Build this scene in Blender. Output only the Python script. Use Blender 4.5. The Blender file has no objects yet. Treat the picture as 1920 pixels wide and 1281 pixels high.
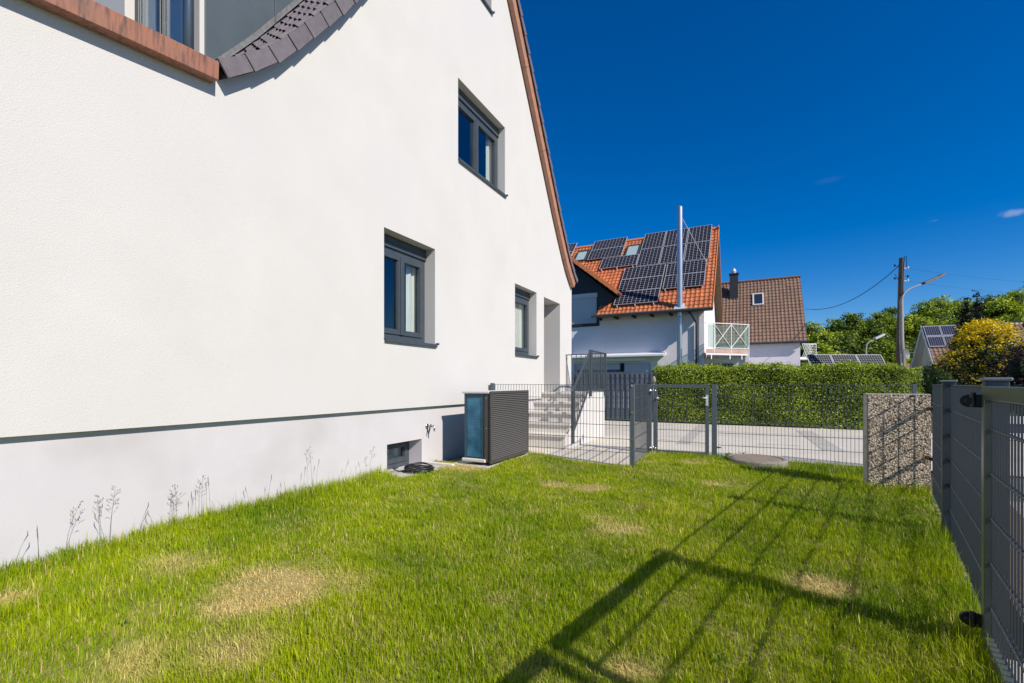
import bpy, bmesh, math, random
import numpy as np
from mathutils import Vector, geometry

random.seed(7)
RNG = np.random.default_rng(7)
S = bpy.context.scene
R = math.radians

# ------------------------------------------------------------------ camera, light, exposure
EYE = 1.25
FPX = 853.333           # focal length in photo pixels (16 mm on 36 mm, 1920 px)
cam = bpy.data.cameras.new("camera")
cam.lens = 16.0
cam.sensor_width = 36.0
cam.shift_y = 79.0 / 1920.0
cam.clip_start = 0.05
cam.clip_end = 2000
camo = bpy.data.objects.new("camera", cam)
camo.location = (0, 0, EYE)
camo.rotation_euler = (R(90), 0, 0)
S.collection.objects.link(camo)
S.camera = camo

LDIR = Vector((-0.740, 0.757, -0.79)).normalized()     # the way the sunlight travels
ELEV = math.asin(-LDIR.z)
AZI = math.atan2(-LDIR.x, -LDIR.y)
sun = bpy.data.lights.new("sun", 'SUN')
sun.energy = 4.6
sun.angle = R(0.5)
sun.color = (1.0, 0.93, 0.835)
suno = bpy.data.objects.new("sun", sun)
suno.rotation_euler = LDIR.to_track_quat('-Z', 'Y').to_euler()
suno.location = (10, -8, 12)
S.collection.objects.link(suno)

wd = bpy.data.worlds.new("World")
S.world = wd
wd.use_nodes = True
wn, wl = wd.node_tree.nodes, wd.node_tree.links
wn.clear()
sky = wn.new('ShaderNodeTexSky')
sky.sky_type = 'NISHITA'
sky.sun_disc = False
sky.sun_elevation = ELEV
sky.sun_rotation = AZI
sky.altitude = 500
sky.air_density = 1.0
sky.dust_density = 0.15
sky.ozone_density = 6.0
hs = wn.new('ShaderNodeHueSaturation')
hs.inputs['Saturation'].default_value = 1.37
hs.inputs['Hue'].default_value = 0.509
wl.new(sky.outputs[0], hs.inputs['Color'])
# two faint wisps of cloud low in the clear sky
tc = wn.new('ShaderNodeTexCoord')
last = hs.outputs[0]
for (cx, cy, rx, rz, amt, sc) in ((1912, 397, .022, .0065, .24, 60), (1552, 338, .03, .006, .012, 40), (1752, 414, .010, .003, .04, 60)):
    d = Vector(((cx - 960) / FPX, 1, (719.5 - cy) / FPX)).normalized()
    sub = wn.new('ShaderNodeVectorMath'); sub.operation = 'SUBTRACT'; sub.inputs[1].default_value = d
    wl.new(tc.outputs['Generated'], sub.inputs[0])
    dv = wn.new('ShaderNodeVectorMath'); dv.operation = 'DIVIDE'; dv.inputs[1].default_value = (rx, rx, rz)
    wl.new(sub.outputs[0], dv.inputs[0])
    ln = wn.new('ShaderNodeVectorMath'); ln.operation = 'LENGTH'
    wl.new(dv.outputs[0], ln.inputs[0])
    nz = wn.new('ShaderNodeTexNoise'); nz.inputs['Scale'].default_value = sc; nz.inputs['Detail'].default_value = 4
    wl.new(tc.outputs['Generated'], nz.inputs['Vector'])
    ad = wn.new('ShaderNodeMath'); ad.operation = 'MULTIPLY_ADD'; ad.inputs[1].default_value = 1.6; ad.inputs[2].default_value = -.8
    wl.new(nz.outputs[0], ad.inputs[0])
    a2 = wn.new('ShaderNodeMath'); a2.operation = 'ADD'
    wl.new(ln.outputs['Value'], a2.inputs[0]); wl.new(ad.outputs[0], a2.inputs[1])
    mr = wn.new('ShaderNodeMapRange'); mr.interpolation_type = 'SMOOTHSTEP'
    mr.inputs['From Min'].default_value = 1.0; mr.inputs['From Max'].default_value = 0.1
    mr.inputs['To Min'].default_value = 0; mr.inputs['To Max'].default_value = amt
    wl.new(a2.outputs[0], mr.inputs['Value'])
    mx = wn.new('ShaderNodeMix'); mx.data_type = 'RGBA'
    mx.inputs[7].default_value = (6.5, 6.6, 7.2, 1)
    wl.new(mr.outputs[0], mx.inputs[0]); wl.new(last, mx.inputs[6])
    last = mx.outputs[2]
bg = wn.new('ShaderNodeBackground')
bg.inputs['Strength'].default_value = 0.103
wo = wn.new('ShaderNodeOutputWorld')
wl.new(last, bg.inputs[0]); wl.new(bg.outputs[0], wo.inputs[0])
S.view_settings.view_transform = 'Standard'
S.view_settings.look = 'None'
S.view_settings.exposure = 0.25
S.view_settings.gamma = 1.0
S.render.film_transparent = False
try:
    S.cycles.max_bounces = 8
    S.cycles.transparent_max_bounces = 16
except Exception:
    pass

# ------------------------------------------------------------------ frames
NX, NY, DX, DY = .8908, -.4543, .4543, .8908


def H(n, t, z):          # house frame: n = out of the gable wall, t = along it, away from the camera
    return Vector((n * NX + t * DX, n * NY + t * DY, z))


EX, EY, RX, RY = .634, .773, .773, -.634


def E(t, w, z):          # right-hand fence frame: t along the fence, w towards the street
    return Vector((t * EX + w * RX, t * EY + w * RY, z))


GX, GY = .905, -.4254


def G(s, q, z):          # front fence frame: s along the front fence from the left gate post, q away from the lawn
    return Vector((2.404 + s * GX - q * GY, 7.98 + s * GY + q * GX, z))


def XY(x, y, z):
    return Vector((x, y, z))


def at(px, py, Y):       # point at depth Y
    return Vector(((px - 960) / FPX * Y, Y, EYE + (719.5 - py) / FPX * Y))


def gnd(px, py, z=.0):
    Y = (EYE - z) * FPX / (py - 719.5)
    return ((px - 960) / FPX * Y, Y)


# ------------------------------------------------------------------ materials
def nt(name):
    m = bpy.data.materials.new(name)
    m.use_nodes = True
    n = m.node_tree.nodes
    n.clear()
    o = n.new('ShaderNodeOutputMaterial')
    return m, n, m.node_tree.links, o


def mk(name, col, rough=.7, metal=0., col2=None, vs=4., vmin=.35, vmax=.65, bump=0., bs=80., stretch=None,
       spec=.5, attr=None, detail=6, bdist=.01, coat=0., col3=None, vs3=1.0, trans=0.):
    m, n, l, o = nt(name)
    p = n.new('ShaderNodeBsdfPrincipled')
    p.inputs['Roughness'].default_value = rough
    p.inputs['Metallic'].default_value = metal
    p.inputs['Specular IOR Level'].default_value = spec
    p.inputs['Coat Weight'].default_value = coat
    tcn = n.new('ShaderNodeNewGeometry')
    vec = tcn.outputs['Position']
    if stretch:
        mp = n.new('ShaderNodeMapping'); mp.inputs['Scale'].default_value = stretch
        l.new(vec, mp.inputs[0]); vsrc = mp.outputs[0]
    else:
        vsrc = vec
    c = None
    base = (*col, 1)
    if col2 is not None:
        nz = n.new('ShaderNodeTexNoise'); nz.inputs['Scale'].default_value = vs; nz.inputs['Detail'].default_value = detail
        nz.inputs['Roughness'].default_value = .6
        l.new(vsrc, nz.inputs['Vector'])
        mr = n.new('ShaderNodeMapRange'); mr.inputs['From Min'].default_value = vmin; mr.inputs['From Max'].default_value = vmax
        l.new(nz.outputs[0], mr.inputs['Value'])
        mx = n.new('ShaderNodeMix'); mx.data_type = 'RGBA'
        mx.inputs[6].default_value = base; mx.inputs[7].default_value = (*col2, 1)
        l.new(mr.outputs[0], mx.inputs[0]); c = mx.outputs[2]
    if col3 is not None:
        nz = n.new('ShaderNodeTexNoise'); nz.inputs['Scale'].default_value = vs3; nz.inputs['Detail'].default_value = 3
        l.new(vec, nz.inputs['Vector'])
        mr = n.new('ShaderNodeMapRange'); mr.inputs['From Min'].default_value = .5; mr.inputs['From Max'].default_value = .72
        l.new(nz.outputs[0], mr.inputs['Value'])
        mx = n.new('ShaderNodeMix'); mx.data_type = 'RGBA'
        mx.inputs[7].default_value = (*col3, 1)
        if c is None:
            mx.inputs[6].default_value = base
        else:
            l.new(c, mx.inputs[6])
        l.new(mr.outputs[0], mx.inputs[0]); c = mx.outputs[2]
    if attr:
        at_ = n.new('ShaderNodeAttribute'); at_.attribute_name = attr
        mx = n.new('ShaderNodeMix'); mx.data_type = 'RGBA'; mx.blend_type = 'MULTIPLY'
        mx.inputs[0].default_value = 1
        if c is None:
            mx.inputs[6].default_value = base
        else:
            l.new(c, mx.inputs[6])
        l.new(at_.outputs['Color'], mx.inputs[7]); c = mx.outputs[2]
    if c is None:
        p.inputs['Base Color'].default_value = base
    else:
        l.new(c, p.inputs['Base Color'])
    if bump:
        nz = n.new('ShaderNodeTexNoise'); nz.inputs['Scale'].default_value = bs; nz.inputs['Detail'].default_value = 4
        l.new(vsrc, nz.inputs['Vector'])
        b = n.new('ShaderNodeBump'); b.inputs['Strength'].default_value = bump; b.inputs['Distance'].default_value = bdist
        l.new(nz.outputs[0], b.inputs['Height']); l.new(b.outputs[0], p.inputs['Normal'])
    if trans:
        tr = n.new('ShaderNodeBsdfTranslucent')
        if c is None:
            tr.inputs[0].default_value = base
        else:
            l.new(c, tr.inputs[0])
        ms = n.new('ShaderNodeMixShader'); ms.inputs[0].default_value = trans
        l.new(p.outputs[0], ms.inputs[1]); l.new(tr.outputs[0], ms.inputs[2]); l.new(ms.outputs[0], o.inputs[0])
    else:
        l.new(p.outputs[0], o.inputs[0])
    return m


M = {}
M['stucco'] = mk('white_stucco', (.61, .587, .55), .92, col2=(.57, .548, .515), vs=1.6, vmin=.3, vmax=.75, bump=.38, bs=105, bdist=.006, spec=.2, col3=(.59, .565, .545), vs3=.6)
M['plinth'] = mk('plinth_render', (.575, .55, .553), .9, col2=(.54, .512, .515), vs=2.2, bump=.22, bs=60, bdist=.004, spec=.2, col3=(.44, .415, .405), vs3=.85)
M['stucco_far'] = mk('far_stucco', (.80, .765, .79), .9, col2=(.75, .715, .735), vs=.8, bump=.2, bs=30, spec=.2)
M['beige'] = mk('beige_render', (.62, .56, .42), .9, col2=(.48, .44, .33), vs=.8, spec=.2)
M['anthracite'] = mk('anthracite_coat', (.044, .058, .070), .42, col2=(.056, .070, .082), vs=9, bump=.05, bs=200, spec=.5)
M['fencecoat'] = mk('grey_fence_coat', (.080, .100, .115), .42, col2=(.095, .115, .13), vs=9, bump=.05, bs=200, spec=.5)
M['wire'] = mk('anthracite_wire', (.068, .078, .087), .38, spec=.5)
M['greenframe'] = mk('gate_coat', (.066, .082, .078), .3, col2=(.085, .100, .092), vs=7, spec=.6)
M['blackplastic'] = mk('black_plastic', (.012, .012, .013), .35, spec=.5)
M['sheet'] = mk('slate_sheet_metal', (.062, .084, .098), .5, .0, col2=(.078, .100, .113), vs=3.5, bump=.08, bs=6, bdist=.01, spec=.5)
M['copper'] = mk('weathered_copper', (.34, .14, .08), .55, .05, col2=(.10, .062, .05), vs=34, stretch=(1, 1, .13), vmin=.46, vmax=.68, bump=.08, bs=40, col3=(.27, .14, .10), vs3=6)
M['board'] = mk('brown_barge_board', (.44, .215, .135), .6, col2=(.34, .165, .105), vs=10, bump=.1, bs=60)
M['tile_dark'] = mk('dark_concrete_tile', (.165, .14, .15), .62, col2=(.125, .11, .118), vs=18, bump=.12, bs=120, attr='tint', spec=.4)
M['tile_orange'] = mk('orange_clay_tile', (.55, .175, .058), .72, col2=(.40, .12, .048), vs=2.2, bump=.1, bs=60, attr='tint')
M['tile_brown'] = mk('brown_concrete_tile', (.235, .145, .095), .8, col2=(.19, .115, .078), vs=1.5, bump=.1, bs=60, attr='tint')
M['orange_plain'] = mk('orange_ridge_tile', (.74, .25, .08), .72, col2=(.60, .19, .06), vs=5)
M['brown_plain'] = mk('brown_ridge_tile', (.19, .12, .085), .8, col2=(.15, .095, .07), vs=5)
M['underlay'] = mk('black_underlay', (.012, .011, .011), .9)
M['wood'] = mk('brown_soffit_wood', (.17, .105, .055), .7, col2=(.13, .08, .045), vs=6)
M['concrete'] = mk('pale_concrete', (.50, .47, .42), .88, col2=(.43, .405, .365), vs=5, bump=.18, bs=90, bdist=.004, col3=(.40, .38, .345), vs3=1.4)
M['step'] = mk('step_concrete', (.66, .62, .56), .85, col2=(.60, .565, .51), vs=5, bump=.1, bs=90, bdist=.003)
M['panelframe'] = mk('panel_frame', (.36, .36, .38), .45)
M['alu'] = mk('aluminium', (.60, .60, .61), .4, .15)
M['steel'] = mk('stainless_steel', (.50, .50, .51), .32, .75)
M['zinc'] = mk('grey_gutter', (.085, .09, .095), .4, .3)
M['whitepaint'] = mk('white_paint', (.80, .80, .79), .45)
M['shutter'] = mk('roller_shutter', (.62, .62, .64), .5)
M['cladding'] = mk('black_cladding', (.028, .032, .038), .55, col2=(.036, .04, .046), vs=3)
M['dark'] = mk('dark_interior', (.014, .015, .017), .8)
M['curtain'] = mk('white_curtain', (.78, .76, .70), .9, col2=(.66, .64, .58), vs=22, stretch=(1, 1, .05))
M['lid'] = mk('pale_grey_lid', (.60, .59, .57), .45)
M['casing'] = mk('brown_grey_casing', (.062, .056, .052), .5, col2=(.072, .065, .06), vs=8)
M['louver'] = mk('louver_grey', (.115, .109, .102), .45)
M['hose'] = mk('black_rubber', (.02, .022, .026), .38, spec=.5)
M['chrome'] = mk('chrome', (.62, .62, .62), .18, 1.)
M['soil'] = mk('lawn_soil', (.24, .215, .06), .95, col2=(.20, .20, .045), vs=9, bump=.5, bs=60, bdist=.02, col3=(.36, .285, .115), vs3=1.3)
M['gravel'] = mk('reddish_grit', (.24, .155, .115), .95, col2=(.11, .075, .055), vs=70, bump=.8, bs=80, bdist=.01)
M['paving'] = mk('pale_paving', (.66, .60, .50), .88, col2=(.60, .55, .455), vs=2.2, bump=.15, bs=60, bdist=.004, col3=(.53, .485, .41), vs3=.7)
M['patch'] = mk('grey_paving_patch', (.40, .375, .33), .9, col2=(.53, .49, .42), vs=7, bump=.2, bs=70)
M['road'] = mk('pale_asphalt', (.20, .19, .18), .9, col2=(.17, .16, .155), vs=3, bump=.2, bs=90, bdist=.003)
M['field'] = mk('far_grass', (.07, .105, .028), .95, col2=(.05, .08, .02), vs=.5)
M['polewood'] = mk('creosoted_wood', (.13, .095, .07), .85, col2=(.08, .06, .045), vs=5, stretch=(3, 3, .3), bump=.3, bs=20)
M['poleconc'] = mk('grey_lamp_column', (.34, .325, .295), .7, col2=(.27, .26, .235), vs=4)
M['headgrey'] = mk('lamp_head_grey', (.12, .125, .125), .6)
M['insul'] = mk('white_insulator', (.8, .8, .78), .3)
M['bark'] = mk('tree_bark', (.09, .065, .045), .9, col2=(.06, .045, .03), vs=3)
M['leaf_core'] = mk('deep_foliage', (.018, .03, .008), .95)
M['stalk'] = mk('seed_stalk', (.19, .17, .09), .8, col2=(.13, .10, .08), vs=60)
M['rubberpad'] = mk('pad_grey', (.2, .2, .2), .8)
M['navy'] = mk('navy_paint', (.035, .05, .095), .5)
M['lavender'] = mk('lilac_render', (.42, .37, .44), .8)
M['brick'] = mk('dull_brick', (.32, .17, .11), .9, col2=(.26, .14, .09), vs=6)


def leafmat(name, trans=.28, rough=.5, spec=.22):
    m, n, l, o = nt(name)
    a = n.new('ShaderNodeAttribute'); a.attribute_name = 'tint'
    p = n.new('ShaderNodeBsdfPrincipled'); p.inputs['Roughness'].default_value = rough
    p.inputs['Specular IOR Level'].default_value = spec
    l.new(a.outputs['Color'], p.inputs['Base Color'])
    t = n.new('ShaderNodeBsdfTranslucent'); l.new(a.outputs['Color'], t.inputs[0])
    ms = n.new('ShaderNodeMixShader'); ms.inputs[0].default_value = trans
    l.new(p.outputs[0], ms.inputs[1]); l.new(t.outputs[0], ms.inputs[2]); l.new(ms.outputs[0], o.inputs[0])
    return m


M['grass'] = leafmat('grass_blades', .36, .6, .12)
M['leaf'] = leafmat('leaves', .28, .5)


def glassmat(name, boost=.06, tint=(.90, .93, .92)):
    m, n, l, o = nt(name)
    fr = n.new('ShaderNodeLayerWeight'); fr.inputs[0].default_value = .5
    pw = n.new('ShaderNodeMath'); pw.operation = 'POWER'; pw.inputs[1].default_value = 4.0
    l.new(fr.outputs['Facing'], pw.inputs[0])
    ma = n.new('ShaderNodeMath'); ma.operation = 'MULTIPLY_ADD'; ma.inputs[1].default_value = .9; ma.inputs[2].default_value = boost
    ma.use_clamp = True
    l.new(pw.outputs[0], ma.inputs[0])
    tr = n.new('ShaderNodeBsdfTransparent'); tr.inputs[0].default_value = (*tint, 1)
    gl = n.new('ShaderNodeBsdfGlossy'); gl.inputs['Roughness'].default_value = .01
    gl.inputs['Color'].default_value = (.95, .97, 1, 1)
    ms = n.new('ShaderNodeMixShader')
    l.new(ma.outputs[0], ms.inputs[0]); l.new(tr.outputs[0], ms.inputs[1]); l.new(gl.outputs[0], ms.inputs[2])
    l.new(ms.outputs[0], o.inputs[0])
    return m


M['glass'] = glassmat('window_glass')
def frosted():
    m, n, l, o = nt('balcony_glass')
    d = n.new('ShaderNodeBsdfPrincipled'); d.inputs['Base Color'].default_value = (.34, .42, .36, 1); d.inputs['Roughness'].default_value = .3
    t = n.new('ShaderNodeBsdfTransparent'); t.inputs[0].default_value = (.82, .9, .85, 1)
    x = n.new('ShaderNodeMixShader'); x.inputs[0].default_value = .17
    l.new(t.outputs[0], x.inputs[1]); l.new(d.outputs[0], x.inputs[2]); l.new(x.outputs[0], o.inputs[0])
    return m


M['railglass'] = frosted()


def solarmat(name, nx, ny, line=(.30, .30, .33), cell=(.007, .007, .013)):
    m, n, l, o = nt(name)
    uv = n.new('ShaderNodeUVMap')
    sx = n.new('ShaderNodeSeparateXYZ'); l.new(uv.outputs[0], sx.inputs[0])
    outs = []
    for ax, k, w in ((0, nx, .055), (1, ny, .045)):
        mu = n.new('ShaderNodeMath'); mu.operation = 'MULTIPLY'; mu.inputs[1].default_value = k; l.new(sx.outputs[ax], mu.inputs[0])
        fr = n.new('ShaderNodeMath'); fr.operation = 'FRACT'; l.new(mu.outputs[0], fr.inputs[0])
        su = n.new('ShaderNodeMath'); su.operation = 'SUBTRACT'; su.inputs[1].default_value = .5; l.new(fr.outputs[0], su.inputs[0])
        ab = n.new('ShaderNodeMath'); ab.operation = 'ABSOLUTE'; l.new(su.outputs[0], ab.inputs[0])
        gt = n.new('ShaderNodeMath'); gt.operation = 'GREATER_THAN'; gt.inputs[1].default_value = .5 - w; l.new(ab.outputs[0], gt.inputs[0])
        outs.append(gt.outputs[0])
    mxm = n.new('ShaderNodeMath'); mxm.operation = 'MAXIMUM'; l.new(outs[0], mxm.inputs[0]); l.new(outs[1], mxm.inputs[1])
    mx = n.new('ShaderNodeMix'); mx.data_type = 'RGBA'
    mx.inputs[6].default_value = (*cell, 1); mx.inputs[7].default_value = (*line, 1)
    l.new(mxm.outputs[0], mx.inputs[0])
    p = n.new('ShaderNodeBsdfPrincipled'); p.inputs['Roughness'].default_value = .3; p.inputs['Specular IOR Level'].default_value = .12
    l.new(mx.outputs[2], p.inputs['Base Color'])
    l.new(p.outputs[0], o.inputs[0])
    return m


M['solarP'] = solarmat('solar_cells_upright', 6, 10)
M['solarL'] = solarmat('solar_cells_lying', 10, 6)
M['solarS'] = solarmat('solar_cells_striped', 7, 1, (.33, .33, .38), (.03, .035, .065))


def coilmat():
    m, n, l, o = nt('blue_fin_coil')
    g = n.new('ShaderNodeNewGeometry')
    p = n.new('ShaderNodeBsdfPrincipled'); p.inputs['Roughness'].default_value = .35
    p.inputs['Metallic'].default_value = .3
    sx = n.new('ShaderNodeSeparateXYZ'); l.new(g.outputs['Position'], sx.inputs[0])
    w = n.new('ShaderNodeMath'); w.operation = 'MULTIPLY'; w.inputs[1].default_value = 2 * math.pi / .028; l.new(sx.outputs[2], w.inputs[0])
    s = n.new('ShaderNodeMath'); s.operation = 'SINE'; l.new(w.outputs[0], s.inputs[0])
    w2 = n.new('ShaderNodeMath'); w2.operation = 'MULTIPLY'; w2.inputs[1].default_value = 2 * math.pi / .009; l.new(sx.outputs[0], w2.inputs[0])
    s2 = n.new('ShaderNodeMath'); s2.operation = 'SINE'; l.new(w2.outputs[0], s2.inputs[0])
    nz = n.new('ShaderNodeTexNoise'); nz.inputs['Scale'].default_value = 5; nz.inputs['Detail'].default_value = 8
    l.new(g.outputs['Position'], nz.inputs['Vector'])
    a = n.new('ShaderNodeMath'); a.operation = 'MULTIPLY_ADD'; a.inputs[1].default_value = .045; l.new(s.outputs[0], a.inputs[0]); l.new(nz.outputs[0], a.inputs[2])
    a2 = n.new('ShaderNodeMath'); a2.operation = 'MULTIPLY_ADD'; a2.inputs[1].default_value = .10; l.new(s2.outputs[0], a2.inputs[0]); l.new(a.outputs[0], a2.inputs[2])
    cr = n.new('ShaderNodeValToRGB')
    cr.color_ramp.elements[0].position = .36; cr.color_ramp.elements[0].color = (.012, .075, .145, 1)
    cr.color_ramp.elements[1].position = .70; cr.color_ramp.elements[1].color = (.07, .25, .38, 1)
    l.new(a2.outputs[0], cr.inputs[0])
    # pale specks
    vz = n.new('ShaderNodeTexNoise'); vz.inputs['Scale'].default_value = 22; vz.inputs['Detail'].default_value = 2
    l.new(g.outputs['Position'], vz.inputs['Vector'])
    mr = n.new('ShaderNodeMapRange'); mr.inputs['From Min'].default_value = .74; mr.inputs['From Max'].default_value = .78
    l.new(vz.outputs[0], mr.inputs['Value'])
    mx = n.new('ShaderNodeMix'); mx.data_type = 'RGBA'; mx.inputs[7].default_value = (.35, .55, .65, 1)
    l.new(mr.outputs[0], mx.inputs[0]); l.new(cr.outputs[0], mx.inputs[6])
    l.new(mx.outputs[2], p.inputs['Base Color'])
    b = n.new('ShaderNodeBump'); b.inputs['Strength'].default_value = .4; b.inputs['Distance'].default_value = .002
    l.new(a2.outputs[0], b.inputs['Height']); l.new(b.outputs[0], p.inputs['Normal'])
    l.new(p.outputs[0], o.inputs[0])
    return m


M['coil'] = coilmat()


def aggregate(name):
    m, n, l, o = nt(name)
    g = n.new('ShaderNodeNewGeometry')
    v = n.new('ShaderNodeTexVoronoi'); v.inputs['Scale'].default_value = 58; v.inputs['Randomness'].default_value = 1
    nzz = n.new('ShaderNodeTexNoise'); nzz.inputs['Scale'].default_value = 30
    l.new(g.outputs['Position'], nzz.inputs['Vector'])
    md = n.new('ShaderNodeVectorMath'); md.operation = 'MULTIPLY_ADD'
    md.inputs[1].default_value = (.012, .012, .012)
    l.new(nzz.outputs['Color'], md.inputs[0]); l.new(g.outputs['Position'], md.inputs[2])
    l.new(md.outputs[0], v.inputs['Vector'])
    cr = n.new('ShaderNodeValToRGB')
    e = cr.color_ramp.elements
    e[0].position = .0; e[0].color = (1, 1, 1, 1)
    e[1].position = .80; e[1].color = (.12, .11, .10, 1)
    x = e.new(.52); x.color = (.9, .9, .9, 1)
    l.new(v.outputs['Distance'], cr.inputs[0])
    sx = n.new('ShaderNodeSeparateColor'); l.new(v.outputs['Color'], sx.inputs[0])
    c2 = n.new('ShaderNodeValToRGB')
    e = c2.color_ramp.elements
    e[0].position = 0; e[0].color = (.20, .145, .095, 1)
    e[1].position = 1; e[1].color = (.80, .66, .49, 1)
    x = e.new(.35); x.color = (.40, .31, .215, 1)
    x = e.new(.6); x.color = (.56, .45, .325, 1)
    l.new(sx.outputs[0], c2.inputs[0])
    mx = n.new('ShaderNodeMix'); mx.data_type = 'RGBA'; mx.blend_type = 'MULTIPLY'; mx.inputs[0].default_value = 1
    l.new(c2.outputs[0], mx.inputs[6]); l.new(cr.outputs[0], mx.inputs[7])
    p = n.new('ShaderNodeBsdfPrincipled'); p.inputs['Roughness'].default_value = .75
    l.new(mx.outputs[2], p.inputs['Base Color'])
    inv = n.new('ShaderNodeMath'); inv.operation = 'SUBTRACT'; inv.inputs[0].default_value = 1; l.new(v.outputs['Distance'], inv.inputs[1])
    b = n.new('ShaderNodeBump'); b.inputs['Strength'].default_value = .9; b.inputs['Distance'].default_value = .007
    l.new(inv.outputs[0], b.inputs['Height']); l.new(b.outputs[0], p.inputs['Normal'])
    l.new(p.outputs[0], o.inputs[0])
    return m


M['aggregate'] = aggregate('exposed_pebble_concrete')

# ------------------------------------------------------------------ object helpers
ORG = {}


def tag(o, label, cat, group=None, kind=None):
    if label: o['label'] = label
    if cat: o['category'] = cat
    if group: o['group'] = group
    if kind: o['kind'] = kind
    return o


def empty(name, loc, label, cat, group=None):
    o = bpy.data.objects.new(name, None)
    o.empty_display_size = .2
    S.collection.objects.link(o)
    o.location = loc
    ORG[o] = Vector(loc)
    return tag(o, label, cat, group)


class MB:
    def __init__(s):
        s.v = []; s.f = []; s.mi = []; s.uv = {}; s.tint = {}

    def add(s, pts, faces, mi=0):
        b = len(s.v)
        s.v.extend([tuple(p) for p in pts])
        for f in faces:
            s.f.append(tuple(b + i for i in f)); s.mi.append(mi)
        return s

    def box(s, F, a, b, mi=0):
        x0, y0, z0 = a; x1, y1, z1 = b
        P = [F(x, y, z) for z in (z0, z1) for y in (y0, y1) for x in (x0, x1)]
        s.add(P, [(0, 2, 3, 1), (4, 5, 7, 6), (0, 1, 5, 4), (2, 6, 7, 3), (0, 4, 6, 2), (1, 3, 7, 5)], mi)
        return s

    def quad(s, pts, mi=0, uv=None, tint=None):
        s.add(pts, [tuple(range(len(pts)))], mi)
        k = len(s.f) - 1
        if uv: s.uv[k] = uv
        if tint: s.tint[k] = tint
        return s

    def extr(s, poly, vec, mi=0):
        n = len(poly)
        vec = Vector(vec)
        P = [Vector(p) for p in poly] + [Vector(p) + vec for p in poly]
        s.add(P, [tuple(range(n - 1, -1, -1)), tuple(range(n, 2 * n))] +
              [(i, (i + 1) % n, n + (i + 1) % n, n + i) for i in range(n)], mi)
        return s

    def tube(s, pts, r, seg=8, mi=0, cap=True):
        pts = [Vector(p) for p in pts]
        n = len(pts)
        rr = r if isinstance(r, (list, tuple)) else [r] * n
        rings = []
        prev = None
        for i, p in enumerate(pts):
            d = (pts[min(i + 1, n - 1)] - pts[max(i - 1, 0)])
            if d.length < 1e-9: d = Vector((0, 0, 1))
            d.normalize()
            if prev is None:
                a = Vector((0, 0, 1)) if abs(d.z) < .9 else Vector((1, 0, 0))
                u = d.cross(a).normalized()
            else:
                u = (prev - d * prev.dot(d))
                if u.length < 1e-6: u = d.orthogonal()
                u.normalize()
            prev = u
            w = d.cross(u)
            rings.append([p + (u * math.cos(2 * math.pi * k / seg) + w * math.sin(2 * math.pi * k / seg)) * rr[i] for k in range(seg)])
        P = [q for ring in rings for q in ring]
        F = []
        for i in range(n - 1):
            for k in range(seg):
                k2 = (k + 1) % seg
                F.append((i * seg + k, i * seg + k2, (i + 1) * seg + k2, (i + 1) * seg + k))
        if cap:
            F.append(tuple(range(seg - 1, -1, -1)))
            F.append(tuple(range((n - 1) * seg, n * seg)))
        s.add(P, F, mi)
        return s

    def lathe(s, c, prof, seg=20, mi=0, axis=None):
        # prof: (radius, height) pairs round the vertical through c
        c = Vector(c)
        P = []
        for r, z in prof:
            for k in range(seg):
                a = 2 * math.pi * k / seg
                P.append(c + Vector((r * math.cos(a), r * math.sin(a), z)))
        F = []
        for i in range(len(prof) - 1):
            for k in range(seg):
                k2 = (k + 1) % seg
                F.append((i * seg + k, i * seg + k2, (i + 1) * seg + k2, (i + 1) * seg + k))
        F.append(tuple(range(seg - 1, -1, -1)))
        F.append(tuple(range((len(prof) - 1) * seg, len(prof) * seg)))
        s.add(P, F, mi)
        return s

    def polyhole(s, F, outer, holes, mi=0):
        # flat sheet with holes; F(a, b) -> point
        loops = [[Vector((a, b, 0)) for a, b in outer]] + [[Vector((a, b, 0)) for a, b in h] for h in holes]
        tris = geometry.tessellate_polygon(loops)
        flat = [p for lp in loops for p in lp]
        s.add([F(p.x, p.y) for p in flat], [tuple(t) for t in tris], mi)
        return s

    def build(s, name, mats, parent=None, smooth=False, recalc=True, bevel=0, label=None, loc=None, at_base=True):
        me = bpy.data.meshes.new(name)
        if parent is not None:
            org = ORG[parent]
        elif loc is not None:
            org = Vector(loc)
        else:
            vs = np.array(s.v)
            org = Vector(((vs[:, 0].min() + vs[:, 0].max()) / 2, (vs[:, 1].min() + vs[:, 1].max()) / 2, vs[:, 2].min()))
        vv = [(p[0] - org.x, p[1] - org.y, p[2] - org.z) for p in s.v]
        me.from_pydata(vv, [], s.f)
        if not isinstance(mats, (list, tuple)): mats = [mats]
        for m in mats: me.materials.append(m)
        if len(mats) > 1:
            me.polygons.foreach_set('material_index', s.mi)
        if s.uv:
            ul = me.uv_layers.new(name='UVMap')
            for k, uvs in s.uv.items():
                p = me.polygons[k]
                for j, li in enumerate(p.loop_indices):
                    ul.data[li].uv = uvs[j]
        if s.tint:
            ca = me.color_attributes.new('tint', 'FLOAT_COLOR', 'CORNER')
            buf = np.ones((len(me.loops), 4), dtype=np.float32)
            for k, c in s.tint.items():
                p = me.polygons[k]
                buf[p.loop_start:p.loop_start + p.loop_total, :3] = c
            ca.data.foreach_set('color', buf.ravel())
        if recalc and not s.uv and not s.tint:
            bm = bmesh.new(); bm.from_mesh(me)
            bmesh.ops.recalc_face_normals(bm, faces=bm.faces)
            bm.to_mesh(me); bm.free()
        if smooth:
            me.polygons.foreach_set('use_smooth', [True] * len(me.polygons))
        o = bpy.data.objects.new(name, me)
        S.collection.objects.link(o)
        if parent is not None:
            o.parent = parent
            if parent.type == 'MESH' or True:
                ORG[o] = org
        else:
            o.location = org
            ORG[o] = org
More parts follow.
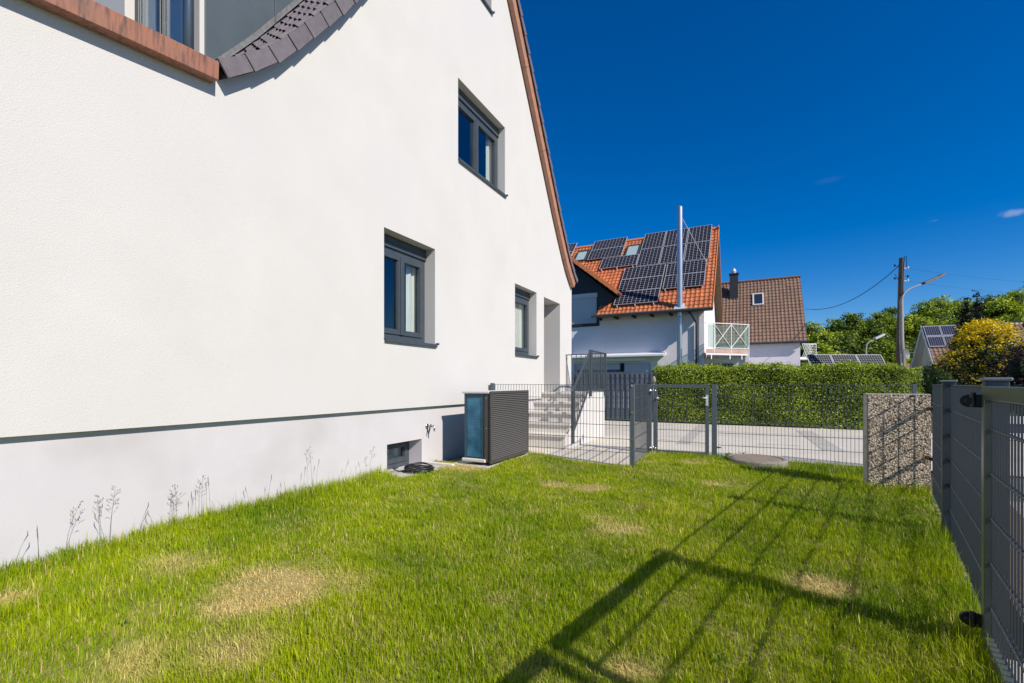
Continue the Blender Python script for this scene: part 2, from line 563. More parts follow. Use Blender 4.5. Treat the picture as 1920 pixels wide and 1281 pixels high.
        if bevel:
            b = o.modifiers.new('bevel', 'BEVEL'); b.width = bevel; b.segments = 2; b.limit_method = 'ANGLE'; b.angle_limit = R(50)
        if label: o['label'] = label
        return o


def B(F, a, b):
    return MB().box(F, a, b)


def copy_tree(o, off, parent=None, label=None, rot=None):
    c = o.copy()
    S.collection.objects.link(c)
    if parent is None:
        c.location = Vector(o.location) + Vector(off)
        ORG[c] = ORG[o] + Vector(off)
        if label: c['label'] = label
    else:
        c.parent = parent
    for ch in list(o.children):
        copy_tree(ch, off, c)
    return c


def pantiles(mb, F, W0, W1, L, tw, tl, amp=.03, step=.03, mi=0, seg=8, riser=True, tintr=.16, rnd=None, flip=False):
    """F(u, v, h) -> point; rows along v (up the slope), rolls along u. One colour factor for each tile."""
    rnd = rnd or random.Random(3)
    nc = max(1, round((W1 - W0) / tw)); tw = (W1 - W0) / nc
    nr = max(1, round(L / tl)); tl = L / nr

    def prof(x):
        x = x % 1.0
        if x < .55:
            return amp * math.sin(math.pi * x / .55)
        return -amp * .25 * math.sin(math.pi * (x - .55) / .45)
    for j in range(nr):
        v0, v1 = j * tl, (j + 1) * tl + tl * .04
        for i in range(nc):
            c = 1 + rnd.uniform(-tintr, tintr)
            col = (c, c * (1 + rnd.uniform(-.05, .05)), c * (1 + rnd.uniform(-.06, .06)))
            dz = rnd.uniform(-.002, .002)
            for k in range(seg):
                a, b = k / seg, (k + 1) / seg
                ua, ub = W0 + (i + a) * tw, W0 + (i + b) * tw
                ha, hb = prof(a), prof(b if b < 1 else 0)
                q = [F(ua, v0, ha + step + dz), F(ub, v0, hb + step + dz), F(ub, v1, hb + dz * 0), F(ua, v1, ha)]
                mb.quad(q, mi, tint=col)
                if riser:
                    mb.quad([F(ua, v0, ha - .004), F(ub, v0, hb - .004), F(ub, v0, hb + step + dz), F(ua, v0, ha + step + dz)], mi, tint=col)
    return mb


# ================================================================== SETTING
def lawn_z(x, y):
    n = x * NX + y * NY
    t = x * DX + y * DY
    s = np.clip((-1.6 - n) / 1.7, 0, 1)
    s = s * s * (3 - 2 * s)
    z = .135 * s
    s2 = np.clip((t - 4.2) / 2.2, 0, 1) * np.clip((1.5 - n) / 2.0, 0, 1)
    z = np.maximum(z, .05 * s2)
    z = z + .010 * np.sin(x * 2.1 + 1) * np.cos(y * 1.7) + .006 * np.sin(x * 5.3 + y * 4.1)
    return z


LAWN = [tuple(H(-3.88, -2.2, 0))[:2], tuple(H(-3.88, 6.66, 0))[:2], (1.754, 6.60), (2.404, 7.94), (3.355, 7.50), (5.55, 6.46),
        tuple(E(7.15, .385, 0))[:2], tuple(E(-2.2, .385, 0))[:2]]


def in_poly(px, py, poly):
    ins = np.zeros(px.shape, bool)
    n = len(poly)
    for i in range(n):
        x0, y0 = poly[i]; x1, y1 = poly[(i + 1) % n]
        c = ((y0 > py) != (y1 > py)) & (px < (x1 - x0) * (py - y0) / ((y1 - y0) + 1e-12) + x0)
        ins ^= c
    return ins


# lawn base: fine grid clipped by cell centre, edges tucked under the borders
g = MB()
gx = np.arange(-7.5, 6.2, .14); gy = np.arange(-4.2, 8.3, .14)
GXm, GYm = np.meshgrid(gx, gy)
Z = lawn_z(GXm, GYm)
idx = {}
for i in range(len(gy) - 1):
    for j in range(len(gx) - 1):
        cx, cy = gx[j] + .07, gy[i] + .07
        if in_poly(np.array([cx]), np.array([cy]), LAWN)[0]:
            q = []
            for (a, b) in ((i, j), (i, j + 1), (i + 1, j + 1), (i + 1, j)):
                if (a, b) not in idx:
                    idx[(a, b)] = len(g.v); g.v.append((gx[b], gy[a], float(Z[a, b])))
                q.append(idx[(a, b)])
            g.f.append(tuple(q)); g.mi.append(0)
lawn = g.build('lawn', M['soil'], smooth=True, recalc=False)
tag(lawn, None, None, kind='structure')

# one big sheet to the horizon, then paved surfaces in steps above it
gr = MB().quad([(-600, -300, -.06), (600, -300, -.06), (600, 900, -.06), (-600, 900, -.06)]).build('ground', M['field'], recalc=False)
tag(gr, None, None, kind='structure')
# pale driveway between the front fence and the hedge, running in front of the stairs
pv = MB().quad([H(-3.9, 6.62, .036), H(-1.40, 6.62, .036), (2.40, 7.96, .036), (5.68, 6.44, .036), (9.4, 4.6, .036), (13, 8.0, .036),
                H(3.6, 14.75, .036), H(-14, 14.75, .036), H(-14, 11, .036), H(-3.9, 10.9, .036)]).build('driveway', M['paving'], recalc=False)
tag(pv, None, None, kind='structure')
# joints and two darker repair strips lie on the driveway
def strip(name, pts, w, z, m):
    b = MB()
    for (x0, y0), (x1, y1) in zip(pts[:-1], pts[1:]):
        d = Vector((x1 - x0, y1 - y0, 0)).normalized(); s_ = Vector((-d.y, d.x, 0)) * w / 2
        b.quad([Vector((x0, y0, z)) - s_, Vector((x1, y1, z)) - s_, Vector((x1, y1, z)) + s_, Vector((x0, y0, z)) + s_])
    o = b.build(name, m, recalc=False)
    tag(o, None, None, kind='structure')
    return o


strip('paving_repair', [gnd(1318, 797, .04), gnd(1280, 832, .04)], .26, .040, M['patch'])
strip('paving_repair', [gnd(1508, 808, .04), gnd(1565, 846, .04)], .34, .040, M['patch'])
M['joint'] = mk('paving_joint', (.17, .155, .13), .95)
for a, b in (((1236, 803), (1620, 822)), ((1236, 824), (1262, 826)), ((1273, 827), (1318, 829)), ((1420, 832), (1500, 836))):
    strip('paving_joint', [gnd(*a, .04), gnd(*b, .04)], .022, .0405, M['joint'])
# street outside the right-hand fence
rd = MB().quad([E(-6, .62, .012), E(8.6, .62, .012), (11, 9.3, .012), (26, 22, .012), (40, 20, .012), (20, -8, .012)]).build('street', M['road'], recalc=False)
tag(rd, None, None, kind='structure')
ft = MB().quad([E(-6, .95, .018), E(7.0, .95, .018), E(7.0, 3.2, .018), E(-6, 3.2, .018)]).build('pavement', mk('pinkish_pavement', (.47, .415, .37), .9, col2=(.42, .375, .34), vs=3, bump=.2, bs=70), recalc=False)
tag(ft, None, None, kind='structure')
gv = MB().quad([E(-6, .55, .024), E(7.0, .55, .024), E(7.0, .98, .024), E(-6, .98, .024)]).build('gravel_strip', M['gravel'], recalc=False)
tag(gv, None, None, kind='structure')

# ================================================================== WHITE HOUSE
house = empty('white_house', H(-3.85, 5, 0), 'large white rendered house on the left with a steep swept gable roof and grey windows', 'house')
PW = -3.85      # gable wall plane
ZP = .937       # underside of the thick render above the plinth
W1 = (4.168, 5.18, 1.80, 3.13)
W2 = (5.756, 7.268, 4.65, 5.876)
W3 = (7.671, 8.673, 1.82, 3.145)
W4 = (5.60, 6.775, 7.60, 8.50)
DR = (9.067, 10.029, 1.07, 3.122)
RL = [(2.177, 3.824), (2.33, 3.945), (2.56, 4.150), (2.76, 4.385), (2.95, 4.635), (3.14, 4.885), (3.34, 5.155), (6.53, 9.88)]
TR = 13.06


def rect(w):
    return [(w[0], w[2]), (w[1], w[2]), (w[1], w[3]), (w[0], w[3])]


def cop(t):                       # underside of the copper coping
    return 3.705 - .1 - (2.18 - t) * .125 + .085


def off(path, d):                 # offset a (t, z) path perpendicular, downwards
    out = []
    for i, (t, z) in enumerate(path):
        a = path[max(i - 1, 0)]; b = path[min(i + 1, len(path) - 1)]
        dx, dz = b[0] - a[0], b[1] - a[1]
        L = math.hypot(dx, dz)
        out.append((t + dz / L * d, z - dx / L * d))
    return out


under = off(RL, .10)
right = [(TR - t, z) for t, z in reversed(under)]
outer = [(-3.5, ZP), (DR[0], ZP), (DR[0], ZP), (10.83, ZP)]
outer = [(-3.5, ZP), (10.83, ZP), (10.83, 3.60)]
rt = [(TR - t, z) for t, z in off(RL, .17)]
rt = [p for p in rt if p[0] < 10.83]           # from the right eave up to the ridge
outer += rt[:-1]
outer += [(6.53, 9.70)]
lt = [p for p in off(RL, .06)]
outer += [p for p in reversed(lt[1:-1])]
outer += [(2.26, 3.80), (2.18, cop(2.18)), (-3.5, cop(-3.5))]
wall = MB()
wall.polyhole(lambda a, b: H(PW, a, b), outer, [rect(W1), rect(W2), rect(W3), rect(W4), rect(DR)])
for w, d in ((W1, .20), (W2, .17), (W3, .20), (W4, .17), (DR, .75)):
    t0, t1, z0, z1 = w
    c = [(t0, z0), (t1, z0), (t1, z1), (t0, z1)]
    for i in range(4):
        a, b = c[i], c[(i + 1) % 4]
        wall.quad([H(PW, *a), H(PW, *b), H(PW - d, *b), H(PW - d, *a)])
# underside of the render, return at the far corner, remaining walls
wall.quad([H(PW, -3.5, ZP), H(PW, 10.83, ZP), H(PW - .06, 10.83, ZP), H(PW - .06, -3.5, ZP)])
wall.quad([H(PW, 10.83, ZP), H(PW, 10.83, 3.6), H(-13, 10.83, 3.6), H(-13, 10.83, ZP)])
wall.quad([H(-13, 10.83, ZP), H(-13, 10.83, 3.6), H(-13, 6.53, 9.7), H(-13, 2.2, 3.6), H(-13, -3.5, 3.0), H(-13, -3.5, ZP)])
wall.quad([H(-13, -3.5, ZP), H(-13, -3.5, 3.0), H(PW, -3.5, 3.0), H(PW, -3.5, ZP)])
wall_o = wall.build('wall', M['stucco'], house, recalc=False)
wall_o['label'] = 'white textured render with a dark shadow gap above the plinth'

BW = (4.282, 4.958, .13, .50)
PP = PW - .057
pl = MB()
pl.polyhole(lambda a, b: H(PP, a, b), [(-3.5, -.1), (10.80, -.1), (10.80, ZP + .02), (-3.5, ZP + .02)], [rect(BW)])
t0, t1, z0, z1 = BW
c = [(t0, z0), (t1, z0), (t1, z1), (t0, z1)]
for i in range(4):
    a, b = c[i], c[(i + 1) % 4]
    pl.quad([H(PP, *a), H(PP, *b), H(PP - .24, *b), H(PP - .24, *a)])
pl.quad([H(PP, 10.80, -.1), H(PP, 10.80, ZP + .02), H(-13, 10.8, ZP + .02), H(-13, 10.8, -.1)])
pl.build('plinth', M['plinth'], house, recalc=False, label='smooth off-white plinth with faint pinkish stains')


def window(house, F, w, depth, sashes=2, header=.17, sill=True, curtain=(), label=None, bfr=.062, deep=1.1, tilt=False):
    """F(a, b, c): a along the wall, b up, c into the wall."""
    a0, a1, b0, b1 = w
    m = MB()
    fd = depth - .002
    top = b1 - header
    if header:
        m.box(F, (a0, top, fd - .045), (a1, b1, fd + .05))
        m.box(F, (a0, top + header * .42, fd - .057), (a1, top + header * .5, fd - .0445))
    lo = b0 + .0
    # outer frame
    m.box(F, (a0, lo, fd - .02), (a0 + bfr, top, fd + .05))
    m.box(F, (a1 - bfr, lo, fd - .02), (a1, top, fd + .05))
    m.box(F, (a0 + bfr, lo, fd - .02), (a1 - bfr, lo + bfr + .02, fd + .05))
    m.box(F, (a0 + bfr, top - bfr, fd - .02), (a1 - bfr, top, fd + .05))
    wi = (a1 - a0 - 2 * bfr) / sashes
    panes = []
    for k in range(sashes):
        x0, x1 = a0 + bfr + wi * k + .003, a0 + bfr + wi * (k + 1) - .003
        y0, y1 = lo + bfr + .023, top - bfr - .003
        s = .058
        f0, f1 = fd - .034, fd + .03
        m.box(F, (x0, y0, f0), (x0 + s, y1, f1)); m.box(F, (x1 - s, y0, f0), (x1, y1, f1))
        m.box(F, (x0 + s, y0, f0), (x1 - s, y0 + s + .01, f1)); m.box(F, (x0 + s, y1 - s, f0), (x1 - s, y1, f1))
        # glazing bead
        bd = .012
        m.box(F, (x0 + s, y0 + s + .01, f0 + .012), (x0 + s + bd, y1 - s, f1 - .02))
        m.box(F, (x1 - s - bd, y0 + s + .01, f0 + .012), (x1 - s, y1 - s, f1 - .02))
        panes.append((x0 + s + .002, x1 - s - .002, y0 + s, y1 - s))
        if k == 1 or sashes == 1:
            pass
    if sashes == 2:
        mid = a0 + bfr + wi
        m.box(F, (mid - .028, lo + bfr + .024, fd - .046), (mid + .028, top - bfr - .004, fd - .0345))
    wo_ = m.build('window', M['anthracite'], house, bevel=.004)
    if label: wo_['label'] = label
    for (x0, x1, y0, y1) in panes:
        MB().box(F, (x0, y0, fd + .002), (x1, y1, fd + .010)).build('pane', M['glass'], wo_)
    # room behind: a dark open-fronted box
    rm = MB()
    A0, A1, Z0, Z1, C0, C1 = a0 - .15, a1 + .34, b0 - .1, b1 + .1, fd + .052, fd + deep
    rm.quad([F(A0, Z0, C1), F(A1, Z0, C1), F(A1, Z1, C1), F(A0, Z1, C1)])
    rm.quad([F(A0, Z0, C0), F(A0, Z1, C0), F(A0, Z1, C1), F(A0, Z0, C1)])
    rm.quad([F(A1, Z0, C0), F(A1, Z1, C0), F(A1, Z1, C1), F(A1, Z0, C1)])
    rm.quad([F(A0, Z0, C0), F(A1, Z0, C0), F(A1, Z0, C1), F(A0, Z0, C1)])
    rm.quad([F(A0, Z1, C0), F(A1, Z1, C0), F(A1, Z1, C1), F(A0, Z1, C1)])
    rm.build('room_lining', M['dark'], wo_, recalc=False)
    for (c0, c1, y0, y1, pleat) in curtain:
        cm = MB()
        nseg = max(2, int((c1 - c0) / .018))
        P = []
        for k in range(nseg + 1):
            a = c0 + (c1 - c0) * k / nseg
            dd = fd + .085 + .014 * math.sin(k * 1.05) * pleat
            P.append((a, dd))
        for (a, d1), (b, d2) in zip(P[:-1], P[1:]):
            cm.quad([F(a, y0, d1), F(b, y0, d2), F(b, y1, d2), F(a, y1, d1)])
        cm.build('curtain', M['curtain'], wo_, recalc=False)
    if sill:
        sm = MB()
        o_ = .045
        z = b0
        prof = [(fd - .022, z + .018), (-.035, z - .002), (-.035, z - .042), (-.028, z - .042), (-.028, z - .010), (fd - .022, z + .006)]
        p3 = [F(a0 - .004, b, c) for c, b in prof]
        v = F(a1 + .012, 0, 0) - F(a0 - .004, 0, 0)
        sm.extr(p3, v)
        sm.box(F, (a1 + .012, z - .012, -.05), (a1 + .032, z + .016, .03))
        sm.build('sill', M['anthracite'], wo_)
    return wo_


def FW(a, b, c):
    return H(PW - c, a, b)


def FP(a, b, c):
    return H(PP - c, a, b)


window(house, FW, W1, .20, 2, .15, True, [(4.90, 5.30, 1.88, 2.98, 1.0), (4.20, 4.36, 1.9, 2.98, .6)], 'ground floor window with two sashes, nearest the camera')
window(house, FW, W2, .17, 2, .15, True, [(7.02, 7.50, 4.7, 5.8, 1.0), (5.75, 5.95, 4.7, 5.8, 1.)], 'upper floor window with two sashes')
window(house, FW, W3, .20, 1, .15, True, [(7.88, 8.92, 1.88, 2.98, .8)], 'narrow-looking ground floor window beside the door recess')
window(house, FW, W4, .17, 2, .20, True, [], 'highest window, only its sill corner in view')
bwin = window(house, FP, BW, .24, 1, 0, False, [(4.34, 5.15, .14, .52, .15)], 'small basement window set deep in the plinth', bfr=.045, deep=.6)
# entrance door at the back of the recess
dm = MB()
dm.box(FW, (DR[0], DR[2], .752), (DR[1], DR[3], .80))
dm.box(FW, (DR[0] + .1, DR[2] + .1, .735), (DR[1] - .1, DR[3] - .1, .7515))
door = dm.build('door', M['anthracite'], house, bevel=.004)
MB().tube([H(PW - .70, DR[0] + .16, 2.0), H(PW - .70, DR[0] + .16, 2.5)], .012).build('handle', M['steel'], door)

# roof: two swept slopes, tiles on the left one near the camera, verge tiles along both
roof = MB()
RB = -13.15
pathL = RL


def path_pt(path, s):
    for (a, b) in zip(path[:-1], path[1:]):
        L = math.hypot(b[0] - a[0], b[1] - a[1])
        if s <= L or b is path[-1]:
            k = s / L
            return (a[0] + (b[0] - a[0]) * k, a[1] + (b[1] - a[1]) * k, (b[0] - a[0]) / L, (b[1] - a[1]) / L)
        s -= L


def plen(path):
    return sum(math.hypot(b[0] - a[0], b[1] - a[1]) for a, b in zip(path[:-1], path[1:]))


LT = plen(RL)
def RoofL(u, v, h):
    t, z, dx, dz = path_pt(RL, max(0, min(v, LT)))
    return H(u, t - dz * h, z + dx * h)


def RoofR(u, v, h):
    t, z, dx, dz = path_pt(RL, max(0, min(v, LT)))
    return H(u, TR - t + dz * h, z + dx * h)


sub = MB()
for Fn in (RoofL, RoofR):
    N_ = 30
    for k in range(N_):
        v0, v1 = LT * k / N_, LT * (k + 1) / N_
        sub.quad([Fn(-3.76, v0, -.045), Fn(-3.76, v1, -.045), Fn(RB, v1, -.045), Fn(RB, v0, -.045)])
        sub.quad([Fn(-3.77, v0, -.10), Fn(-3.77, v1, -.10), Fn(RB, v1, -.10), Fn(RB, v0, -.10)])
    sub.quad([Fn(-3.77, 0, -.045), Fn(RB, 0, -.045), Fn(RB, 0, -.10), Fn(-3.77, 0, -.10)])
sub_ = 0
roof_o = sub.build('roof', M['underlay'], house, recalc=False)
tm = MB()
pantiles(tm, lambda u, v, h: RoofL(u, v, h - .012), -4.97, -3.77, LT, .15, .30, amp=.040, step=.022, seg=8, riser=False, tintr=.06)
tm.build('near_slope_tiles', M['tile_dark'], roof_o, smooth=False, recalc=False)
tm = MB()
pantiles(tm, RoofR, -4.95, -3.745, LT, .235, .315, amp=.036, step=.028, seg=6, riser=True, tintr=.05)
tm.build('far_slope_tiles', M['tile_dark'], roof_o, recalc=False)
# plain courses over the rest, so the roof is whole from other sides
tm = MB()
pantiles(tm, RoofL, RB, -4.97, LT, .3, .63, amp=.03, step=.03, seg=4, riser=True, tintr=.05)
pantiles(tm, RoofR, RB, -4.95, LT, .3, .63, amp=.03, step=.03, seg=4, riser=True, tintr=.05)
tm.build('back_tiles', M['tile_dark'], roof_o, recalc=False)
# verge tiles
for nm, Fn, hh, n0 in (('verge_tiles', RoofL, .108, -3.745), ('verge_tiles', RoofR, .075, -3.712)):
    vm = MB()
    k = 0; v = -.01
    rr = random.Random(5)
    while v < LT:
        v1 = min(v + .312, LT)
        j = rr.uniform(-.004, .004)
        lo0, lo1 = -hh - .006 + j * .5, -hh + .003
        th = .018
        a = n0 + .014 + rr.uniform(-.002, .002); b = n0 + .002
        # outer skirt, lower end proud of the next
        P = [Fn(a, v, lo0), Fn(b, v1 + .02, lo1), Fn(b, v1 + .02, .008), Fn(a, v, .022),
             Fn(a - th, v, lo0), Fn(b - th, v1 + .02, lo1), Fn(b - th, v1 + .02, .008), Fn(a - th, v, .022)]
        c = 1 + rr.uniform(-.07, .07)
        for q in ((0, 1, 2, 3), (4, 7, 6, 5), (0, 3, 7, 4), (1, 5, 6, 2), (0, 4, 5, 1), (3, 2, 6, 7)):
            vm.quad([P[i] for i in q], tint=(c, c, c))
        # flat top flange
        P = [Fn(a, v, .022), Fn(b, v1 + .02, .008), Fn(b - .075, v1 + .02, .010), Fn(a - .075, v, .024)]
        vm.quad(P, tint=(c, c, c))
        v += .30
    vm.build(nm, M['tile_dark'], roof_o, recalc=False)
# barge board along the far verge
bb = MB()
N_ = 34
lens = [0, .72, 1.5, 3.1, 4.6, 6.2, LT]
for a_, b_ in zip(lens[:-1], lens[1:]):
    n_ = 8
    for k in range(n_):
        v0 = a_ + (b_ - .006 - a_) * k / n_; v1 = a_ + (b_ - .006 - a_) * (k + 1) / n_
        P = [RoofR(x, v, h) for h in (-.24, -.055) for v in (v0, v1) for x in (-3.83, -3.745)]
        bb.add(P, [(0, 1, 5, 4), (2, 6, 7, 3), (0, 4, 6, 2), (1, 3, 7, 5), (0, 2, 3, 1), (4, 5, 7, 6)])
bb.build('barge_board', M['board'], house, label='brown barge board under the far verge')
# eaves gutter end at the far side
MB().tube([RoofR(-3.80, -.05, -.06), RoofR(-12.9, -.05, -.06)], .06, 10).build('gutter', M['copper'], house)
MB().tube([H(-4.0, 11.05, 3.62), H(-4.0, 10.93, 3.35), H(-4.0, 10.90, .1)], .04, 10).build('downpipe', M['anthracite'], house)

# copper coping on the low parapet towards the camera
cm = MB()
seg_t = [-3.5, -1.6, .35, 2.178]
for a_, b_ in zip(seg_t[:-1], seg_t[1:]):
    a2, b2 = a_ + .002, b_ - .002
    def cp(t, n, dz):
        return H(n, t, cop(t) + dz)
    prof = [(-3.742, -.012), (-3.734, .128), (-3.88, .20), (-4.20, .212), (-4.20, .187), (-3.90, .175), (-3.80, .10), (-3.84, -.012)]
    poly = [cp(a2, n, z) for n, z in prof]; poly2 = [cp(b2, n, z) for n, z in prof]
    n_ = len(prof)
    cm.add(poly + poly2, [tuple(range(n_ - 1, -1, -1)), tuple(range(n_, 2 * n_))] + [(i, (i + 1) % n_, n_ + (i + 1) % n_, n_ + i) for i in range(n_)])
cm.build('copper_coping', M['copper'], house, bevel=.003, label='weathered copper coping with dark streaks')
# flat roof deck behind the coping
MB().box(H, (-12.9, -3.4, 3.10), (-4.0, 2.66, 3.16)).build('flat_roof', M['zinc'], house)

# dormer above the flat part: sheet-metal cheek, white corner, window, downpipe
DT = 2.81; DN = -4.95
dmm = MB()
dmm.box(H, (-8.4, DT, 3.30), (DN - .002, 6.2, 7.6))
dor = dmm.build('dormer', M['stucco'], house, label='white dormer behind the copper coping')
ck = MB()
for (t0_, t1_) in ((DT - .075, 3.52), (3.525, 4.6), (4.605, 6.2)):
    ck.box(H, (DN, t0_, 3.4), (DN + .02, t1_, 7.6))
    ck.box(H, (DN + .02, t1_ - .016, 3.4), (DN + .042, t1_ - .002, 7.6))
ck.build('dormer_cheek', M['sheet'], dor, bevel=.003, label='slate grey sheet metal cheek with upright seams')
fl = MB()
for k in range(20):
    v0, v1 = .05 + k * .17, .05 + (k + 1) * .17
    fl.quad([RoofL(DN + .021, v0, .05), RoofL(DN + .021, v1, .05), RoofL(DN + .055, v1, .052), RoofL(DN + .055, v0, .052)])
    fl.quad([RoofL(DN + .024, v0, .05), RoofL(DN + .024, v1, .05), RoofL(DN + .024, v1, .10), RoofL(DN + .024, v0, .10)])
fl.build('flashing', mk('lead_flashing', (.24, .235, .23), .55, .4, col2=(.17, .165, .165), vs=20, bump=.3, bs=25), dor, recalc=False)


def FD(a, b, c):                 # dormer front, a runs towards the gable wall
    return H(-8.4 + a, DT + c - .1195, b)


dw = window(dor, FD, (1.93, 3.11, 3.5, 6.3), .118, 2, 0, False, [], 'dormer window partly hidden by the coping')
# a rendered surround so the window sits back in the dormer front
sr = MB()
sr.box(FD, (0, 3.3, 0), (1.93, 7.6, .119)); sr.box(FD, (3.11, 3.3, 0), (3.446, 7.6, .119)); sr.box(FD, (1.93, 6.3, 0), (3.11, 7.6, .119))
sr.build('dormer_front', M['stucco'], dor)
MB().tube([H(-5.0, DT - .20, 3.4), H(-5.0, DT - .20, 7.6)], .048, 16).build('downpipe', mk('grey_pipe', (.10, .125, .15), .3, .5), dor, smooth=True)
MB().box(H, (-8.6, DT - .3, 7.6), (DN + .10, 6.6, 7.75)).build('dormer_roof', M['zinc'], dor)

# ------------------------------------------------------------------ things on and by the wall
# tap
tap = empty('water_tap', H(PP + .0, 5.063, .62), 'chrome garden tap with a black lever on the plinth above the basement window', 'tap')
tm = MB().tube([H(PP - .005, 5.063, .665), H(PP + .014, 5.063, .665)], .032, 16)
tm.tube([H(PP + .012, 5.063, .665), H(PP + .10, 5.063, .665)], .014, 12)
tm.tube([H(PP + .06, 5.063, .665), H(PP + .125, 5.063, .667), H(PP + .13, 5.063, .64), H(PP + .13, 5.063, .60)], .012, 12)
tm.build('tap_body', M['chrome'], tap, smooth=True)
tm = MB().tube([H(PP + .07, 5.063, .665), H(PP + .072, 5.07, .690)], .009, 8)
tm.tube([H(PP + .065, 5.06, .66), H(PP + .045, 5.05, .56)], [.012, .007], 8)
tm.build('lever', M['blackplastic'], tap, smooth=True)

# heat pump
hp = empty('heat_pump', H(-3.2, 5.85, .13), 'grey louvred heat pump with a blue fin coil, standing beside the plinth', 'heat pump')
Z0, Z1 = .20, 1.145
N0, N1, T0, T1 = -3.42, -3.0, 5.27, 6.44
cs = MB()
cs.box(H, (N0 + .30, T0 + .004, Z0), (N1 - .035, T1 - .004, Z1 - .03))
cs.box(H, (N0 + .01, T0 + .03, Z0 + .01), (N0 + .30, T1 - .01, Z1 - .032))
cs.build('casing', M['casing'], hp, bevel=.012)
co = MB()
co.box(H, (N0 + .028, T0 + .016, Z0 + .055), (N0 + .285, T0 + .0295, Z1 - .075))
co.box(H, (N0, T0 + .04, Z0 + .055), (N0 + .0095, T1 - .25, Z1 - .075))
co.build('coil', M['coil'], hp, bevel=.006, label='blue finned coil with pale specks')
cf = MB()
cf.box(H, (N0 - .004, T0 + .004, Z0 + .035), (N0 + .026, T0 + .034, Z1 - .032))
cf.box(H, (N0 + .285, T0 + .001, Z0 + .035), (N0 + .299, T0 + .03, Z1 - .032))
cf.box(H, (N0 + .026, T0 + .006, Z1 - .076), (N0 + .285, T0 + .034, Z1 - .032))
cf.build('coil_frame', mk('petrol_frame', (.03, .07, .10), .5), hp)
MB().box(H, (N0 - .03, T0 - .015, Z1 - .03), (N1 - .03, T1 + .01, Z1 + .002)).build('lid', M['lid'], hp, bevel=.008)
MB().box(H, (N0 - .035, T0 - .02, Z0 - .012), (N0 + .335, T0 + .03, Z0 + .034)).build('base_trim', M['lid'], hp, bevel=.012)
MB().box(H, (N0 - .01, T0 + .031, Z0 - .012), (N1 - .04, T1, Z0 - .001)).build('base_tray', M['casing'], hp)
gm = MB()
g0, g1 = N1 - .018, N1 + .004
gm.box(H, (g0, T0 - .01, Z1 - .032), (g1, T1 + .012, Z1 + .004))
gm.box(H, (g0, T0 - .01, Z0 - .022), (g1, T1 + .012, Z0 + .022))
gm.box(H, (g0, T0 - .01, Z0 + .022), (g1, T0 + .014, Z1 - .032))
gm.box(H, (g0, T1 - .012, Z0 + .022), (g1, T1 + .012, Z1 - .032))
gm.build('grille_frame', M['casing'], hp, bevel=.003)
for z_ in (Z0 + .05, Z0 + .45, Z1 - .09):
    MB().tube([H(N1 - .075, T0 + .004, z_), H(N1 - .075, T0 - .001, z_)], .006, 8).build('screw', M['chrome'], hp)
B(H, (N0 + .3, T0 - .002, Z0 + .01), (N0 + .312, T0 + .0035, Z1 - .032)).build('corner_trim', M['blackplastic'], hp)
MB().box(H, (N1 - .034, T0, Z0), (N1 - .019, T1, Z1 - .03)).build('grille_back', M['dark'], hp)
lm = MB()
nl = 34
for k in range(nl):
    z = Z0 + .034 + (Z1 - .05 - Z0 - .034) * k / (nl - 1)
    lm.add([H(N1 - .012, T0 + .014, z + .006), H(N1 + .003, T0 + .014, z - .0055), H(N1 + .003, T1 - .012, z - .0055), H(N1 - .012, T1 - .012, z + .006),
            H(N1 - .012, T0 + .014, z + .010), H(N1 + .003, T0 + .014, z - .0005), H(N1 + .003, T1 - .012, z - .0005), H(N1 - .012, T1 - .012, z + .010)],
           [(0, 1, 2, 3), (4, 7, 6, 5), (1, 5, 6, 2), (0, 3, 7, 4), (0, 4, 5, 1), (2, 6, 7, 3)])
lm.build('louvers', M['louver'], hp, label='thin horizontal grey louvers')
for n_ in (N0 + .06, N1 - .12):
    for t_ in (T0 + .10, T1 - .16):
        f = MB().box(H, (n_, t_, .150), (n_ + .09, t_ + .06, Z0 - .012)); f.build('foot', M['blackplastic'], hp, bevel=.006)

# pale base slab of the heat pump and kerb of the window pit
sl = tag(B(H, (-3.62, 5.20, .06), (-3.02, 6.50, .148)).build('concrete_slab', M['concrete'], bevel=.006), 'thin concrete slab under the heat pump, mostly hidden by grass', 'slab')
kb = tag(B(H, (-3.885, 4.14, .05), (-3.50, 5.02, .150)).build('paving_slab', M['patch'], bevel=.006), 'grey concrete slab in front of the basement window', 'slab')
kc = tag(B(H, (-3.885, 5.03, .06), (-3.46, 5.10, .175)).build('edging_stone', M['step'], bevel=.006), 'pale edging stone between the basement window and the heat pump', 'kerb')

# coiled hose
hm = MB()
P = []
rh = random.Random(4)
c0 = H(-3.62, 4.53, .150)
for k in range(0, 9 * 26):
    a = 2 * math.pi * k / 26
    loop = k // 26
    r = .135 + .014 * math.sin(k * .13) + .009 * ((loop * 3) % 5)
    P.append(c0 + Vector((r * math.cos(a) * 1.05, r * math.sin(a) * .95, .012 + .015 * (loop % 6) + .008 * math.sin(a * 2 + loop))))
P += [c0 + Vector((-.16, -.05, .02)), c0 + Vector((-.25, -.02, .012)), c0 + Vector((-.33, .05, .03)), c0 + Vector((-.30, .16, .02))]
hm.tube(P, .0078, 6)
tag(hm.build('garden_hose', M['hose'], smooth=True), 'coil of thin black hose lying before the basement window', 'hose')

